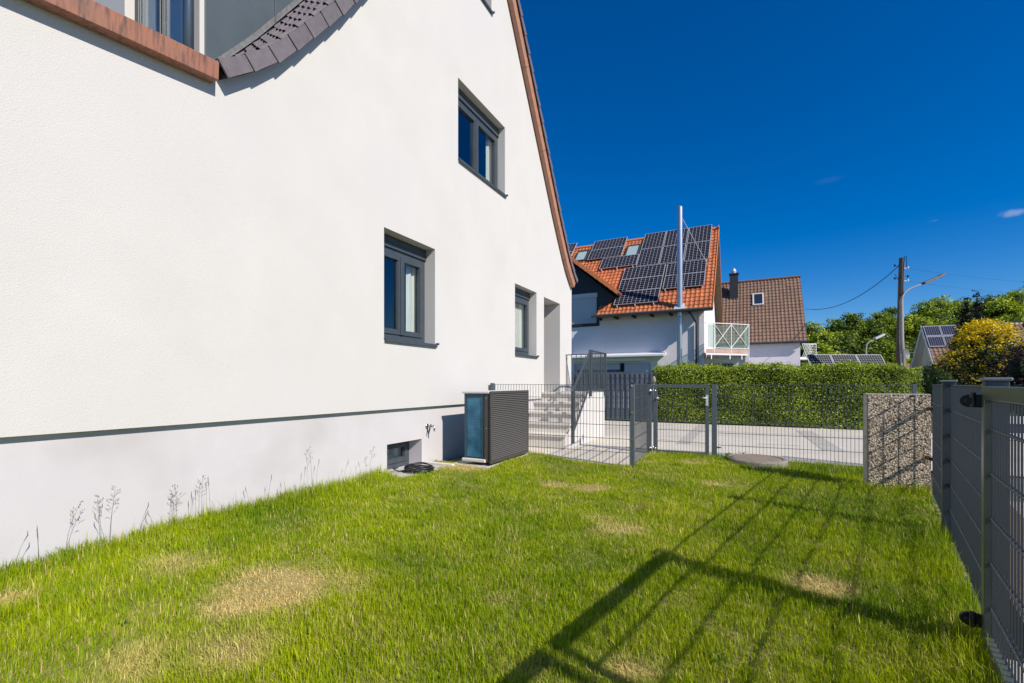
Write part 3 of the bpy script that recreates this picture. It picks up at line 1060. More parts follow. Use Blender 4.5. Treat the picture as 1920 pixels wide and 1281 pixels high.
# ------------------------------------------------------------------ entrance stairs
st = empty('entrance_stairs', H(-3.3, 8.6, .04), 'pale concrete entrance stairs with five steps up to the door recess', 'stairs')
SN = -2.92; ST = [7.85, 8.13, 8.41, 8.69, 8.97, 10.45]
sm = MB()
zz = .04
hs_ = [.31, .50, .69, .88, 1.07]
for k in range(5):
    sm.box(H, (-3.90, ST[k], -.05), (SN - .02 * 0 - .002, ST[k + 1] - .0005 if k < 4 else ST[5], hs_[k]))
so = sm.build('steps', M['step'], st)
sm = MB()
for k in range(5):
    sm.box(H, (-3.90, ST[k] - .035, hs_[k] - .045), (SN + .02, ST[k] - .0005, hs_[k] + .003))
sm.build('nosings', M['step'], so, bevel=.006)
sw = MB()
poly = [H(SN, 7.95, .03), H(SN, ST[5], .03), H(SN, ST[5], 1.068)] + [H(SN, 9.1, 1.068), H(SN, 7.95, .27)]
sw.extr(poly, H(.015, 0, 0))
sw.build('side_wall', M['stucco'], st, label='white rendered side wall of the stairs')

rl = empty('stair_railing', H(SN, 8.2, .1), 'anthracite steel railing with flat bars up the entrance stairs', 'railing')
RN = SN + .045
pts = [(8.15, 1.10), (9.25, 1.95), (10.42, 1.95)]


def rz(t):
    if t < 9.25: return 1.10 + (t - 8.15) / 1.10 * .85
    return 1.95


def rb(t):
    if t < 9.25: return max(.22, .40 + (t - 8.17) * .86)
    return 1.11


hr = MB()
for a, b in zip(pts[:-1], pts[1:]):
    hr.extr([H(RN - .02, a[0] - .02, a[1] - .012), H(RN + .02, a[0] - .02, a[1] - .012), H(RN + .02, a[0] - .02, a[1] + .012), H(RN - .02, a[0] - .02, a[1] + .012)], H(RN, b[0] + .01, b[1]) - H(RN, a[0] - .02, a[1]))
hr.build('handrail', M['anthracite'], rl)
br = MB()
for a, b in (((8.17, .30), (9.12, 1.11)), ((9.12, 1.11), (10.42, 1.11))):
    br.extr([H(RN - .008, a[0], a[1] - .02), H(RN + .008, a[0], a[1] - .02), H(RN + .008, a[0], a[1] + .02), H(RN - .008, a[0], a[1] + .02)], H(RN, b[0], b[1]) - H(RN, a[0], a[1]))
br.build('bottom_rail', M['anthracite'], rl)
for t_, z_ in ((8.17, .12), (9.27, .98), (10.41, .98)):
    B(H, (RN - .025, t_ - .03, z_), (RN + .025, t_ + .03, rz(t_) - .002)).build('post', M['anthracite'], rl, bevel=.003)
t_ = 8.29
while t_ < 10.36:
    if abs(t_ - 9.27) > .05:
        lo = .30 + (t_ - 8.17) / .95 * .81 if t_ < 9.12 else 1.11
        B(H, (RN - .005, t_ - .014, lo), (RN + .005, t_ + .014, rz(t_) - .012)).build('bar', M['anthracite'], rl)
    t_ += .112
# railing across the back of the landing
r2 = empty('landing_railing', H(-3.4, 10.42, 1.07), 'thin dark railing across the far end of the stair landing', 'railing')
B(H, (-3.84, 10.40, 1.935), (RN - .03, 10.44, 1.955)).build('handrail', M['anthracite'], r2)
B(H, (-3.84, 10.41, 1.15), (RN - .03, 10.43, 1.17)).build('bottom_rail', M['anthracite'], r2)
for k in range(8):
    n_ = -3.82 + k * .118
    B(H, (n_ - .006, 10.412, 1.171), (n_ + .006, 10.428, 1.934)).build('bar', M['anthracite'], r2)

# ------------------------------------------------------------------ double-wire mesh fences
def mesh_panel(F, s0, s1, z0, z1, name='wire_panel', parent=None, zs=None, pitch=.05, vr=.0027, hr=.0036, q=0.):
    m = MB()
    zs = zs or [z1 - .2 * k - .0 for k in range(int((z1 - z0) / .2) + 1)]
    n = int(round((s1 - s0) / pitch))
    for k in range(n + 1):
        s = s0 + .012 + (s1 - s0 - .024) * k / n
        m.add([F(s - vr, q - vr, z0), F(s + vr, q - vr, z0), F(s + vr, q + vr, z0), F(s - vr, q + vr, z0),
               F(s - vr, q - vr, z1 + .003), F(s + vr, q - vr, z1 + .003), F(s + vr, q + vr, z1 + .003), F(s - vr, q + vr, z1 + .003)],
              [(0, 1, 5, 4), (1, 2, 6, 5), (2, 3, 7, 6), (3, 0, 4, 7)])
    for z in zs:
        for dq in (-vr - hr - .0002, vr + hr + .0002):
            m.tube([F(s0, q + dq, z), F(s1, q + dq, z)], hr, 6)
    return m.build(name, M['wire'], parent, recalc=False)


def post(F, s, q, z0, z1, parent, w=.06, d=.04, cap=True):
    p = MB().box(F, (s - w / 2, q - d / 2, z0), (s + w / 2, q + d / 2, z1)).build('post', M['fencecoat'], parent, bevel=.003)
    if cap:
        MB().box(F, (s - w / 2 - .003, q - d / 2 - .003, z1), (s + w / 2 + .003, q + d / 2 + .003, z1 + .012)).build('post_cap', M['blackplastic'], p, bevel=.003)
    return p


def clip(F, s, q, z, parent, r=.011):
    MB().box(F, (s - .022, q - .012, z - .012), (s + .022, q + .006, z + .012)).build('clamp', M['wire'], parent, bevel=.002)


def HF(a, b, z):                 # left fence frame: a = n, b = t
    return H(a, b, z)


f1 = empty('mesh_fence', H(-2.6, 6.69, .05), 'short mesh fence from the house wall past the heat pump to the corner post', 'fence', 'wire mesh fences round the lawn')
mesh_panel(H, -3.74, -1.475, .04, 1.237, parent=f1, zs=[1.237, 1.037, .837, .637, .437, .237], q=6.69)
for n_ in (-3.78,):
    p = B(H, (n_ - .03, 6.66, .05), (n_ + .03, 6.72, 1.26)).build('post', M['fencecoat'], f1, bevel=.003)
    B(H, (n_ - .066, 6.665, 1.10), (n_ - .0305, 6.715, 1.225)).build('wall_bracket', M['fencecoat'], f1)
p = B(H, (-1.475, 6.66, .02), (-1.415, 6.72, 1.255)).build('post', M['fencecoat'], f1, bevel=.003)
B(H, (-1.479, 6.656, 1.255), (-1.411, 6.724, 1.266)).build('post_cap', M['blackplastic'], p)
for z in (1.22, .83, .44):
    B(H, (-1.452, 6.64, z - .012), (-1.43, 6.6595, z + .012)).build('clamp', M['chrome'], f1)

# return run from the corner post to the gate post
c1 = H(-1.445, 6.72, 0); c2 = Vector((2.404, 7.98, 0))
dd = (c2 - c1); LR = dd.length; dd.normalize()


def FR(a, b, z):
    return Vector((c1.x + dd.x * a - dd.y * b, c1.y + dd.y * a + dd.x * b, z))


f2 = empty('mesh_fence', FR(LR / 2, 0, .03), 'narrow return panel of wire mesh fence between the corner post and the front gate', 'fence', 'wire mesh fences round the lawn')
mesh_panel(FR, .02, LR - .05, .04, 1.237, parent=f2, zs=[1.237, 1.037, .837, .637, .437, .237])

# front gate
gt = empty('garden_gate', G(.53, 0, .03), 'closed anthracite garden gate with wire mesh infill in front of the hedge', 'gate')
GL, GR = .082, .965
za, zb = .045, 1.235
fb = MB()
fb.box(G, (GL, -.02, za), (GL + .056, .02, zb)); fb.box(G, (GR - .056, -.02, za), (GR, .02, zb))
fb.box(G, (GL + .056, -.02, zb - .056), (GR - .056, .02, zb)); fb.box(G, (GL + .056, -.02, za), (GR - .056, .02, za + .056))
fb.build('gate_frame', M['fencecoat'], gt, bevel=.003)
mesh_panel(G, GL + .05, GR - .05, za + .05, zb - .05, parent=gt, zs=[1.055, .855, .655, .455, .255])
lk = B(G, (GR - .050, -.034, .88), (GR - .012, -.0205, 1.06)).build('lock_plate', M['alu'], gt, bevel=.003)
hd = MB().tube([G(GR - .035, -.035, 1.01), G(GR - .035, -.07, 1.01)], .009, 10)
hd.tube([G(GR - .035, -.068, 1.01), G(GR - .10, -.068, 1.012)], [.011, .016], 10)
hd.build('handle', M['alu'], lk, smooth=True)
for z in (1.13, .135):
    hn = MB().tube([G(.03, -.03, z), G(.03, -.075, z)], .022, 12)
    hn.tube([G(.03, -.055, z), G(.13, -.055, z)], .008, 8)
    hn.tube([G(.075, -.055, z - .03), G(.075, -.055, z + .03)], .010, 8)
    hn.build('hinge', M['chrome'], gt, smooth=True)
MB().tube([G(.14, -.024, 1.00), G(.15, -.045, 1.00), G(.15, -.05, 1.0)], [.014, .02, .012], 10).build('stop', M['alu'], gt)

f3 = empty('mesh_fence', G(2.4, 0, .03), 'long run of wire mesh fence right of the front gate, before the hedge', 'fence', 'wire mesh fences round the lawn')
gp = B(G, (-.035, -.03, .0), (.04, .04, 1.252)).build('gate_post', M['fencecoat'], f3, bevel=.003)
B(G, (-.039, -.034, 1.252), (.044, .044, 1.264)).build('post_cap', M['blackplastic'], gp)
gp = B(G, (1.005, -.035, .0), (1.085, .035, 1.252)).build('gate_post', M['fencecoat'], f3, bevel=.003)
B(G, (1.001, -.039, 1.252), (1.089, .039, 1.264)).build('post_cap', M['blackplastic'], gp)
mesh_panel(G, 1.10, 3.60, .05, 1.237, parent=f3, zs=[1.237, 1.037, .837, .637, .437, .237])
post(G, 3.63, .0, .0, 1.25, f3, .05, .04)
for z in (1.15, .84, .20):
    MB().tube([G(1.086, -.02, z), G(1.15, -.02, z)], [.016, .010], 8).build('clamp', M['wire'], f3)

# thin garden stake rising behind the gate post
sk = MB().tube([G(.06, .16, .04), G(.06, .16, 1.27)], .012, 8)
sk.tube([G(.06, .16, 1.25), G(.06, .16, 1.29), G(.06, .16, 1.34), G(.06, .16, 1.39)], [.012, .036, .034, .002], 12)
tag(sk.build('garden_stake', mk('weathered_wood', (.26, .24, .19), .8), smooth=True), 'thin stake with a pointed pale finial behind the left gate post', 'stake')

# right-hand fence along the street: two panels, posts, and the wide gate
f4 = empty('mesh_fence', E(5, .40, .0), 'steeply receding wire mesh fence on the right between street gate and pebble pillar', 'fence', 'wire mesh fences round the lawn')
WQ = .408
zr = [1.238, 1.038, .838, .638, .438, .238]
mesh_panel(E, 3.10, 5.04, .03, 1.238, parent=f4, zs=zr, q=WQ)
mesh_panel(E, 5.13, 6.90, .03, 1.238, parent=f4, zs=zr, q=WQ)
for t_ in (3.05, 5.08):
    p = B(E, (t_ - .04, .355, -.02), (t_ + .04, .435, 1.262)).build('post', M['anthracite'], f4, bevel=.004)
    B(E, (t_ - .05, .345, 1.262), (t_ + .05, .445, 1.278)).build('post_cap', M['lid'] if 0 else mk('grey_cap', (.16, .18, .19), .5), p, bevel=.006)
for z in zr[:5]:
    MB().box(E, (5.005, .385, z - .014), (5.045, .4, z + .014)).build('clamp', M['blackplastic'], f4, bevel=.003)
# clamps that hold the fence to the pillar
for z in (.97, .42):
    MB().tube([E(6.78, .39, z), E(6.87, .375, z), E(6.97, .37, z)], [.02, .022, .016], 10).build('clamp', M['blackplastic'], f4)

# street gate, hinged on the near post and open towards the camera
vg = Vector((.6186, .7857, 0)); rg = Vector((.7857, -.6186, 0))
o0 = E(3.0, .362, 0)


def FG(a, w, z):                 # a runs from the hinge towards the camera
    return Vector((o0.x - vg.x * a + rg.x * w, o0.y - vg.y * a + rg.y * w, z))


def street_gate(a0, a1, label, hinge):
    gg = empty('street_gate', FG((a0 + a1) / 2, 0, .03), label, 'gate', 'leaves of the street gate')
    z0, z1 = .055, 1.238
    m = MB()
    s = .06
    m.box(FG, (a0, -.02, z0), (a0 + s, .02, z1)); m.box(FG, (a1 - s, -.02, z0), (a1, .02, z1))
    m.box(FG, (a0 + s, -.02, z1 - s), (a1 - s, .02, z1)); m.box(FG, (a0 + s, -.02, z0), (a1 - s, .02, z0 + s))
    m.build('gate_frame', M['greenframe'], gg, bevel=.004)
    mesh_panel(FG, a0 + s - .004, a1 - s + .004, z0 + s, z1 - s, parent=gg, zs=[1.045, .845, .645, .445, .245], q=.008, vr=.003, hr=.004)
    if hinge:
        for z in (1.17, .155):
            h = MB()
            pr = []
            for k in range(13):
                a = math.pi * (k / 12) + math.pi / 2
                pr.append((-.058 + .030 * math.cos(a) * 1.3, .030 * math.sin(a)))
            prof = [(.03, -.030)] + [(.03, .030)] + [( -.058, .030)] + [(-.058 - .036 * math.sin(math.pi * k / 10), .030 * math.cos(math.pi * k / 10)) for k in range(1, 10)] + [(-.058, -.030)]
            pts_ = [FG(-.005, w, z + dz) for w, dz in prof]
            h.extr(pts_, FG(.014, 0, 0) - FG(-.005, 0, 0))
            h.tube([FG(-.02, -.062, z), FG(.03, -.062, z)], .016, 14)
            h.tube([FG(.02, -.05, z - .028), FG(.02, -.05, z + .04)], .011, 10)
            h.build('hinge', M['blackplastic'], gg, bevel=.002)
    return gg


street_gate(.004, 1.42, 'near leaf of the anthracite street gate at the right edge, hung on black hinges', True)
street_gate(1.46, 2.60, 'second leaf of the street gate, beside the camera and out of frame', False)
# pale concrete sill under the gate
tag(B(E, (-1.5, .37, -.05), (2.96, .52, .030)).build('concrete_sill', M['step'], bevel=.006), 'pale concrete sill below the street gate', 'kerb')

# pebble pillar
ps = Vector((4.735, 5.10, 0)); pd = Vector((-.905, .4254, 0)); pn = Vector((.4254, .905, 0))


def FPi(a, b, z):
    return Vector((ps.x + pd.x * a + pn.x * b, ps.y + pd.y * a + pn.y * b, z))


pi_ = empty('pebble_pillar', FPi(.32, .08, 0), 'thick slab pillar of exposed pebble concrete at the end of the street fence', 'pillar')
B(FPi, (0.03, 0, -.05), (.600, .012, 1.125)).build('pebble_face', M['aggregate'], pi_)
B(FPi, (.03, .0125, -.05), (.612, .165, 1.132)).build('core', mk('rough_concrete', (.50, .48, .44), .9, col2=(.34, .32, .29), vs=40, bump=.4, bs=70), pi_, bevel=.004)

# manhole
mc = Vector((*gnd(1417, 863, .08), .012))
mh = empty('manhole_cover', mc, 'round concrete manhole cover sunk in the grass behind the gate post', 'manhole')
MB().lathe(mc, [(.42, -.05), (.425, .085), (.41, .105), (.365, .108), (.355, .095)], 48).build('ring', mk('old_concrete', (.28, .25, .21), .9, col2=(.18, .165, .14), vs=14, bump=.3, bs=60), mh)
MB().lathe(mc, [(.350, .0), (.350, .098), (.335, .106), (.02, .112)], 48).build('lid', mk('brown_concrete', (.27, .215, .16), .9, col2=(.21, .17, .13), vs=8, bump=.2, bs=80), mh)

# ================================================================== GREENERY
def np_mesh(name, V, Fc, k, col, mat, parent=None, org=None, smooth=False):
    """V (N,3) world, Fc (M,k) indices, col (N,3) per vertex."""
    if parent is not None: org = ORG[parent]
    elif org is None: org = Vector((float(V[:, 0].mean()), float(V[:, 1].mean()), float(V[:, 2].min())))
    me = bpy.data.meshes.new(name)
    me.vertices.add(len(V))
    me.vertices.foreach_set('co', (V - np.array(org)[None, :]).astype(np.float32).ravel())
    me.loops.add(Fc.size)
    me.loops.foreach_set('vertex_index', Fc.astype(np.int32).ravel())
    me.polygons.add(len(Fc))
    me.polygons.foreach_set('loop_start', np.arange(0, Fc.size, k, dtype=np.int32))
    me.update(calc_edges=True)
    if smooth:
        me.polygons.foreach_set('use_smooth', [True] * len(me.polygons))
    ca = me.color_attributes.new('tint', 'FLOAT_COLOR', 'POINT')
    buf = np.ones((len(V), 4), np.float32); buf[:, :3] = col
    ca.data.foreach_set('color', buf.ravel())
    me.materials.append(mat)
    o = bpy.data.objects.new(name, me)
    S.collection.objects.link(o)
    if parent is not None: o.parent = parent
    else: o.location = org
    ORG[o] = Vector(org)
    return o


def leaf_quads(C, size, col, nrm=None, spread=1.0, rng=RNG, aspect=.6):
    """one folded leaf (4-point diamond) per centre"""
    n = len(C)
    d = rng.normal(size=(n, 3))
    if nrm is not None: d = nrm + d * spread
    d /= np.linalg.norm(d, axis=1)[:, None] + 1e-9
    r = rng.normal(size=(n, 3))
    u = np.cross(d, r); u /= np.linalg.norm(u, axis=1)[:, None] + 1e-9
    w = np.cross(d, u)
    s = (size * rng.uniform(.65, 1.35, n))[:, None]
    V = np.stack([C - u * s * .5, C - w * s * .5 * aspect + d * s * .06, C + u * s * .5, C + w * s * .5 * aspect + d * s * .06], 1).reshape(-1, 3)
    F_ = np.arange(4 * n).reshape(n, 4)
    return V, F_, np.repeat(col, 4, axis=0)


# ---- grass: single blades over the whole lawn, denser near the camera
def dryness(x, y):
    d = np.zeros_like(x)
    for px, py, r, a in ((510, 1108, .22, 1.15), (455, 1140, .18, .8), (430, 1215, .20, .55), (330, 1085, .2, .45), (1105, 912, .17, 1.0), (1040, 905, .15, .8),
                         (1340, 907, .15, .8), (1160, 985, .22, .6), (1125, 968, .16, .5), (1540, 1085, .16, .85), (1240, 893, .25, .3), (865, 890, .3, .8), (1300, 868, .25, .45), (1220, 868, .2, .35),
                         (1190, 945, .15, .3), (1180, 1240, .12, .6), (980, 1240, .15, .3), (250, 1250, .2, .45), (10, 1160, .12, .6), (650, 1090, .15, .35), (1180, 880, .12, .4), (930, 1110, .10, .25)):
        gx_, gy_ = gnd(px, py, .05)
        d = np.maximum(d, a * np.exp(-(((x - gx_) / (r * 1.25)) ** 2 + ((y - gy_) / (r * 1.1)) ** 2)))
    return d


def vnoise(x, y, s, seed):
    rg_ = np.random.default_rng(seed)
    T = rg_.random((64, 64))
    X = x * s + 100; Y = y * s + 100
    xi = np.floor(X).astype(int); yi = np.floor(Y).astype(int)
    fx = X - xi; fy = Y - yi
    fx = fx * fx * (3 - 2 * fx); fy = fy * fy * (3 - 2 * fy)
    a = T[xi % 64, yi % 64]; b = T[(xi + 1) % 64, yi % 64]; c = T[xi % 64, (yi + 1) % 64]; d = T[(xi + 1) % 64, (yi + 1) % 64]
    return (a * (1 - fx) + b * fx) * (1 - fy) + (c * (1 - fx) + d * fx) * fy


NCAND = 4400000
cx = RNG.uniform(-7.2, 6.0, NCAND); cy = RNG.uniform(-.6, 8.0, NCAND)
ok = in_poly(cx, cy, LAWN)
cx, cy = cx[ok], cy[ok]
dist = np.sqrt(cx ** 2 + cy ** 2 + 1.2)
vis = np.abs(cx) < (cy * 1.22 + .7)
pr = np.clip((2.05 / dist) ** 1.35, 0, 1) * np.where(vis, 1, .12) * .95
clump = vnoise(cx, cy, 9, 1) * .6 + vnoise(cx, cy, 22, 2) * .4
dry = np.clip(dryness(cx, cy) * 1.35 - .12, 0, 1.3) * (0.30 + .75 * vnoise(cx, cy, 6, 3) + .55 * vnoise(cx, cy, 17, 4))
pr *= np.clip(.55 + .9 * clump, 0, 1.2)
pr = np.where(dry > .3, np.maximum(pr, .9 * np.clip((2.05 / dist) ** 1.35, 0, 1)), pr)
# keep clear of the manhole and slabs
pr *= np.where((cx - mc.x) ** 2 + (cy - mc.y + .07) ** 2 < .47 ** 2, 0, 1)
nn = cx * NX + cy * NY; tt = cx * DX + cy * DY
pr *= np.where((nn < -3.52) & (tt > 4.10) & (tt < 5.13), 0, 1)
pr *= np.where((nn < -3.06) & (tt > 5.26) & (tt < 6.5), 0, 1)
sel = RNG.random(len(cx)) < pr
cx, cy, dist, dry, clump, nn, tt = [a[sel] for a in (cx, cy, dist, dry, clump, nn, tt)]
n = len(cx)
print('grass blades', n)
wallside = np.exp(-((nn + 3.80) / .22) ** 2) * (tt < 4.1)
fence_r = np.exp(-(((cx * RX + cy * RY) - .40) / .22) ** 2)
et = cx * EX + cy * EY
pil = np.clip((cx * GX + cy * GY - (4.1 * GX + 5.6 * GY)) / .3, 0, 1) * np.clip((cx * -GY + cy * GX - (4.2 * -GY + 5.75 * GX)) / .15, 0, 1)
pa = (cx - 4.735) * -.905 + (cy - 5.10) * .4254; pb = (cx - 4.735) * .4254 + (cy - 5.10) * .905
pilf = np.exp(-((pb + .06) / .13) ** 2) * (pa > -.1) * (pa < .85)
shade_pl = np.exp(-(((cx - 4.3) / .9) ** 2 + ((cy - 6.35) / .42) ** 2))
hgt = (.020 + .030 * clump + .018 * vnoise(cx, cy, 2.2, 5)) * RNG.uniform(.45, 1.5, n)
hgt *= (1 - .42 * np.clip(dry * 1.3, 0, 1))
hgt += wallside * RNG.uniform(.01, .10, n) * np.clip(.45 + tt * .25, .45, 1.35) + fence_r * RNG.uniform(.0, .10, n) * (et < 5.5) + pilf * RNG.uniform(.02, .11, n) + shade_pl * RNG.uniform(.03, .11, n)
longer = RNG.random(n) < .02 * (1 + 2.0 * fence_r)
hgt = np.where(longer, hgt * 1.6, hgt)
wid = np.clip(.00150 * np.sqrt(dist) * RNG.uniform(.7, 1.6, n), .0015, .0058)
wid = np.where(RNG.random(n) < .03, wid * 2.1, wid)
az = RNG.uniform(0, 2 * math.pi, n)
lean = np.abs(RNG.normal(0, .62, n)) * (.8 + .9 * np.clip(dry, 0, 1)); lean = np.clip(lean + .5 * np.clip(dry, 0, 1), .03, 1.9)
# neighbouring blades share a lie
wind = vnoise(cx, cy, 3, 7) * 2 * math.pi
lx = np.cos(az) * .85 + np.cos(wind) * .2; ly = np.sin(az) * .85 + np.sin(wind) * .2
bz = lawn_z(cx, cy) - .006
sx, sy = -np.sin(az + RNG.normal(0, .6, n)), np.cos(az)
base = np.stack([cx, cy, bz], 1)
side = np.stack([sx, sy, np.zeros(n)], 1)
ld = np.stack([lx, ly, np.zeros(n)], 1)
up = np.array([0, 0, 1.0])[None, :]
h_ = hgt[:, None]; l_ = lean[:, None]; w_ = wid[:, None]
p0a = base - side * w_ * .5; p0b = base + side * w_ * .5
mid = base + up * h_ * .55 + ld * h_ * l_ * .28
p1a = mid - side * w_ * .42; p1b = mid + side * w_ * .42
tip = base + up * h_ * (1 - .25 * l_) + ld * h_ * l_ * .85
V = np.stack([p0a, p0b, p1b, p1a, tip], 1).reshape(-1, 3)
i0 = np.arange(n) * 5
tri = np.concatenate([np.stack([i0, i0 + 1, i0 + 2], 1), np.stack([i0, i0 + 2, i0 + 3], 1), np.stack([i0 + 3, i0 + 2, i0 + 4], 1)], 0)
# colour of each blade (albedo): fresh green, blue-green, yellow-green, straw
cA = np.array([.225, .34, .005]); cB = np.array([.44, .51, .008]); cC = np.array([.105, .22, .010]); cS = np.array([.78, .62, .26])
k1 = np.clip(vnoise(cx, cy, 1.1, 11) * .6 + (vnoise(cx, cy, 5.5, 15) - .5) * .6 + RNG.normal(0, .26, n) + .16, 0, 1)[:, None]
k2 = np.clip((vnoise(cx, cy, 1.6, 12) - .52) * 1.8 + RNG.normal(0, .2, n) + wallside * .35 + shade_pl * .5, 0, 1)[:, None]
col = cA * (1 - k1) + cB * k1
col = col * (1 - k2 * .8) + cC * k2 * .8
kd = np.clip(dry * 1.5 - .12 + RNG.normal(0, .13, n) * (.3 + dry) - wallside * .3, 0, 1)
stray = RNG.random(n) < (.06 + .22 * np.clip(vnoise(cx, cy, 4.5, 14) - .5, 0, 1) * 2)
kd = np.where(stray, np.maximum(kd, RNG.uniform(.5, 1, n)), kd)[:, None]
col = col * (1 - kd) + cS * kd
col *= RNG.uniform(.82, 1.18, n)[:, None]
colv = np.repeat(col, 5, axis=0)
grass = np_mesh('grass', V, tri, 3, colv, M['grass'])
tag(grass, 'sunlit lawn grass with dry straw patches, taller along the plinth and fence', 'grass', kind='stuff')

# ---- seeding stalks along the plinth
ORD = 'first second third fourth fifth sixth seventh eighth ninth tenth eleventh twelfth thirteenth fourteenth fifteenth sixteenth seventeenth eighteenth nineteenth twentieth twenty-first twenty-second twenty-third'.split()


def stalk(t, n_, h, seed, panicle=True):
    r = random.Random(seed)
    b = H(n_, t, float(lawn_z(*tuple(H(n_, t, 0))[:2])) + .03)
    m = MB()
    lean_ = Vector((r.uniform(-.06, .06), r.uniform(-.05, .05), 0))
    P = [b + Vector((0, 0, h * k / 5)) + lean_ * (k / 5) ** 2 for k in range(6)]
    m.tube(P, [.0014, .0013, .0012, .001, .0008, .0006], 5)
    top = P[-1]
    if panicle:
        for k in range(9):
            f = k / 9
            q = P[3].lerp(P[5], f)
            a = r.uniform(0, 6.28)
            L = (.040 * (1 - f) + .012) * r.uniform(.7, 1.2)
            e = q + Vector((math.cos(a) * L, math.sin(a) * L, L * .75))
            m.tube([q, e], .0005, 4, cap=False)
            for s_ in (.55, .8, 1.):
                c_ = q.lerp(e, s_) + Vector((r.uniform(-.004, .004), r.uniform(-.004, .004), r.uniform(-.003, .003)))
                m.tube([c_ - Vector((0, 0, .004)), c_, c_ + Vector((0, 0, .006))], [.0006, .0020, .0005], 5)
    else:
        m.tube([P[4], P[5], top + Vector((0, 0, .03))], [.001, .003, .0008], 6)
    o = m.build('grass_stalk', M['stalk'], recalc=False)
    return tag(o, ('feathery' if panicle else 'plain thin') + ' seeding grass stalk against the plinth, ' + ORD[seed] + ' from the left', 'grass stalk', 'seeding grass stalks along the plinth')


for k, (px, hh, pan) in enumerate(sorted(((30, .20, 0), (72, .20, 0), (123, .36, 1), (190, .38, 1), (207, .43, 1), (197, .22, 0), (262, .23, 0), (290, .16, 0), (322, .25, 1), (332, .35, 1), (358, .23, 0), (367, .24, 0), (378, .38, 1), (394, .33, 0),
                                   (468, .18, 0), (503, .28, 0), (530, .16, 0), (569, .27, 0), (585, .50, 1), (592, .33, 0), (643, .27, 0), (693, .40, 1), (678, .2, 0)))):
    u_ = (px - 960) / FPX
    n_ = -3.80
    Y_ = n_ / (u_ * NX + NY)
    stalk(Y_ * (u_ * DX + DY), n_, hh * .92, k, pan)

# weeds round the manhole
def weed(x, y, s, seed, label, group=None, n_=14):
    r = np.random.default_rng(seed)
    m = MB()
    for k in range(n_):
        a = r.uniform(0, 6.28); L = s * r.uniform(.6, 1.1); w = L * .16
        d = Vector((math.cos(a), math.sin(a), 0)); sd = Vector((-d.y, d.x, 0))
        b = Vector((x, y, float(lawn_z(x, y)) - .005))
        p1 = b + d * L * .35 + Vector((0, 0, L * .5)); p2 = b + d * L * .75 + Vector((0, 0, L * .62)); p3 = b + d * L + Vector((0, 0, L * .45))
        g_ = (.10 * r.uniform(.8, 1.3), .17 * r.uniform(.8, 1.2), .02)
        m.quad([b - sd * w * .2, b + sd * w * .2, p1 + sd * w * .5, p1 - sd * w * .5], tint=g_)
        m.quad([p1 - sd * w * .5, p1 + sd * w * .5, p2 + sd * w * .45, p2 - sd * w * .45], tint=g_)
        m.quad([p2 - sd * w * .45, p2 + sd * w * .45, p3], tint=g_)
    o = m.build('weed', M['leaf'], recalc=False)
    return tag(o, label, 'weed', group)


x_, y_ = gnd(1362, 866, .05); weed(x_, y_, .17, 1, 'leafy weed left of the manhole cover at the foot of the gate post')
x_, y_ = gnd(1378, 860, .05); weed(x_ + .03, y_ + .12, .12, 2, 'small leafy weed just behind the left edge of the manhole cover', n_=9)
x_, y_ = gnd(1398, 856, .05); weed(x_, y_ + .12, .10, 3, 'smallest weed behind the middle of the manhole cover', n_=7)

rw = random.Random(77)
kk = 0
for (px, py, sz, nn0) in ((905, 1165, .055, 16), (925, 1172, .045, 12), (955, 1010, .05, 12), (1660, 1100, .07, 12), (1345, 1230, .06, 14), (620, 1190, .05, 12), (1480, 980, .06, 10), (230, 1195, .05, 12)):
    x_, y_ = gnd(px, py, .03)
    where = ('left of the post shadow near the bottom of the picture', 'just beside the first one at the bottom of the picture', 'in the middle of the lawn below the heat pump', 'in the lawn close to the street gate',
             'right of the thick gate shadow near the bottom', 'between the large straw patch and the gate shadow', 'under the thin wire shadows in front of the pillar', 'left of the large straw patch')[kk]
    weed(x_, y_, sz, 50 + kk, 'low weed ' + where, 'small weeds scattered in the lawn', nn0)
    kk += 1

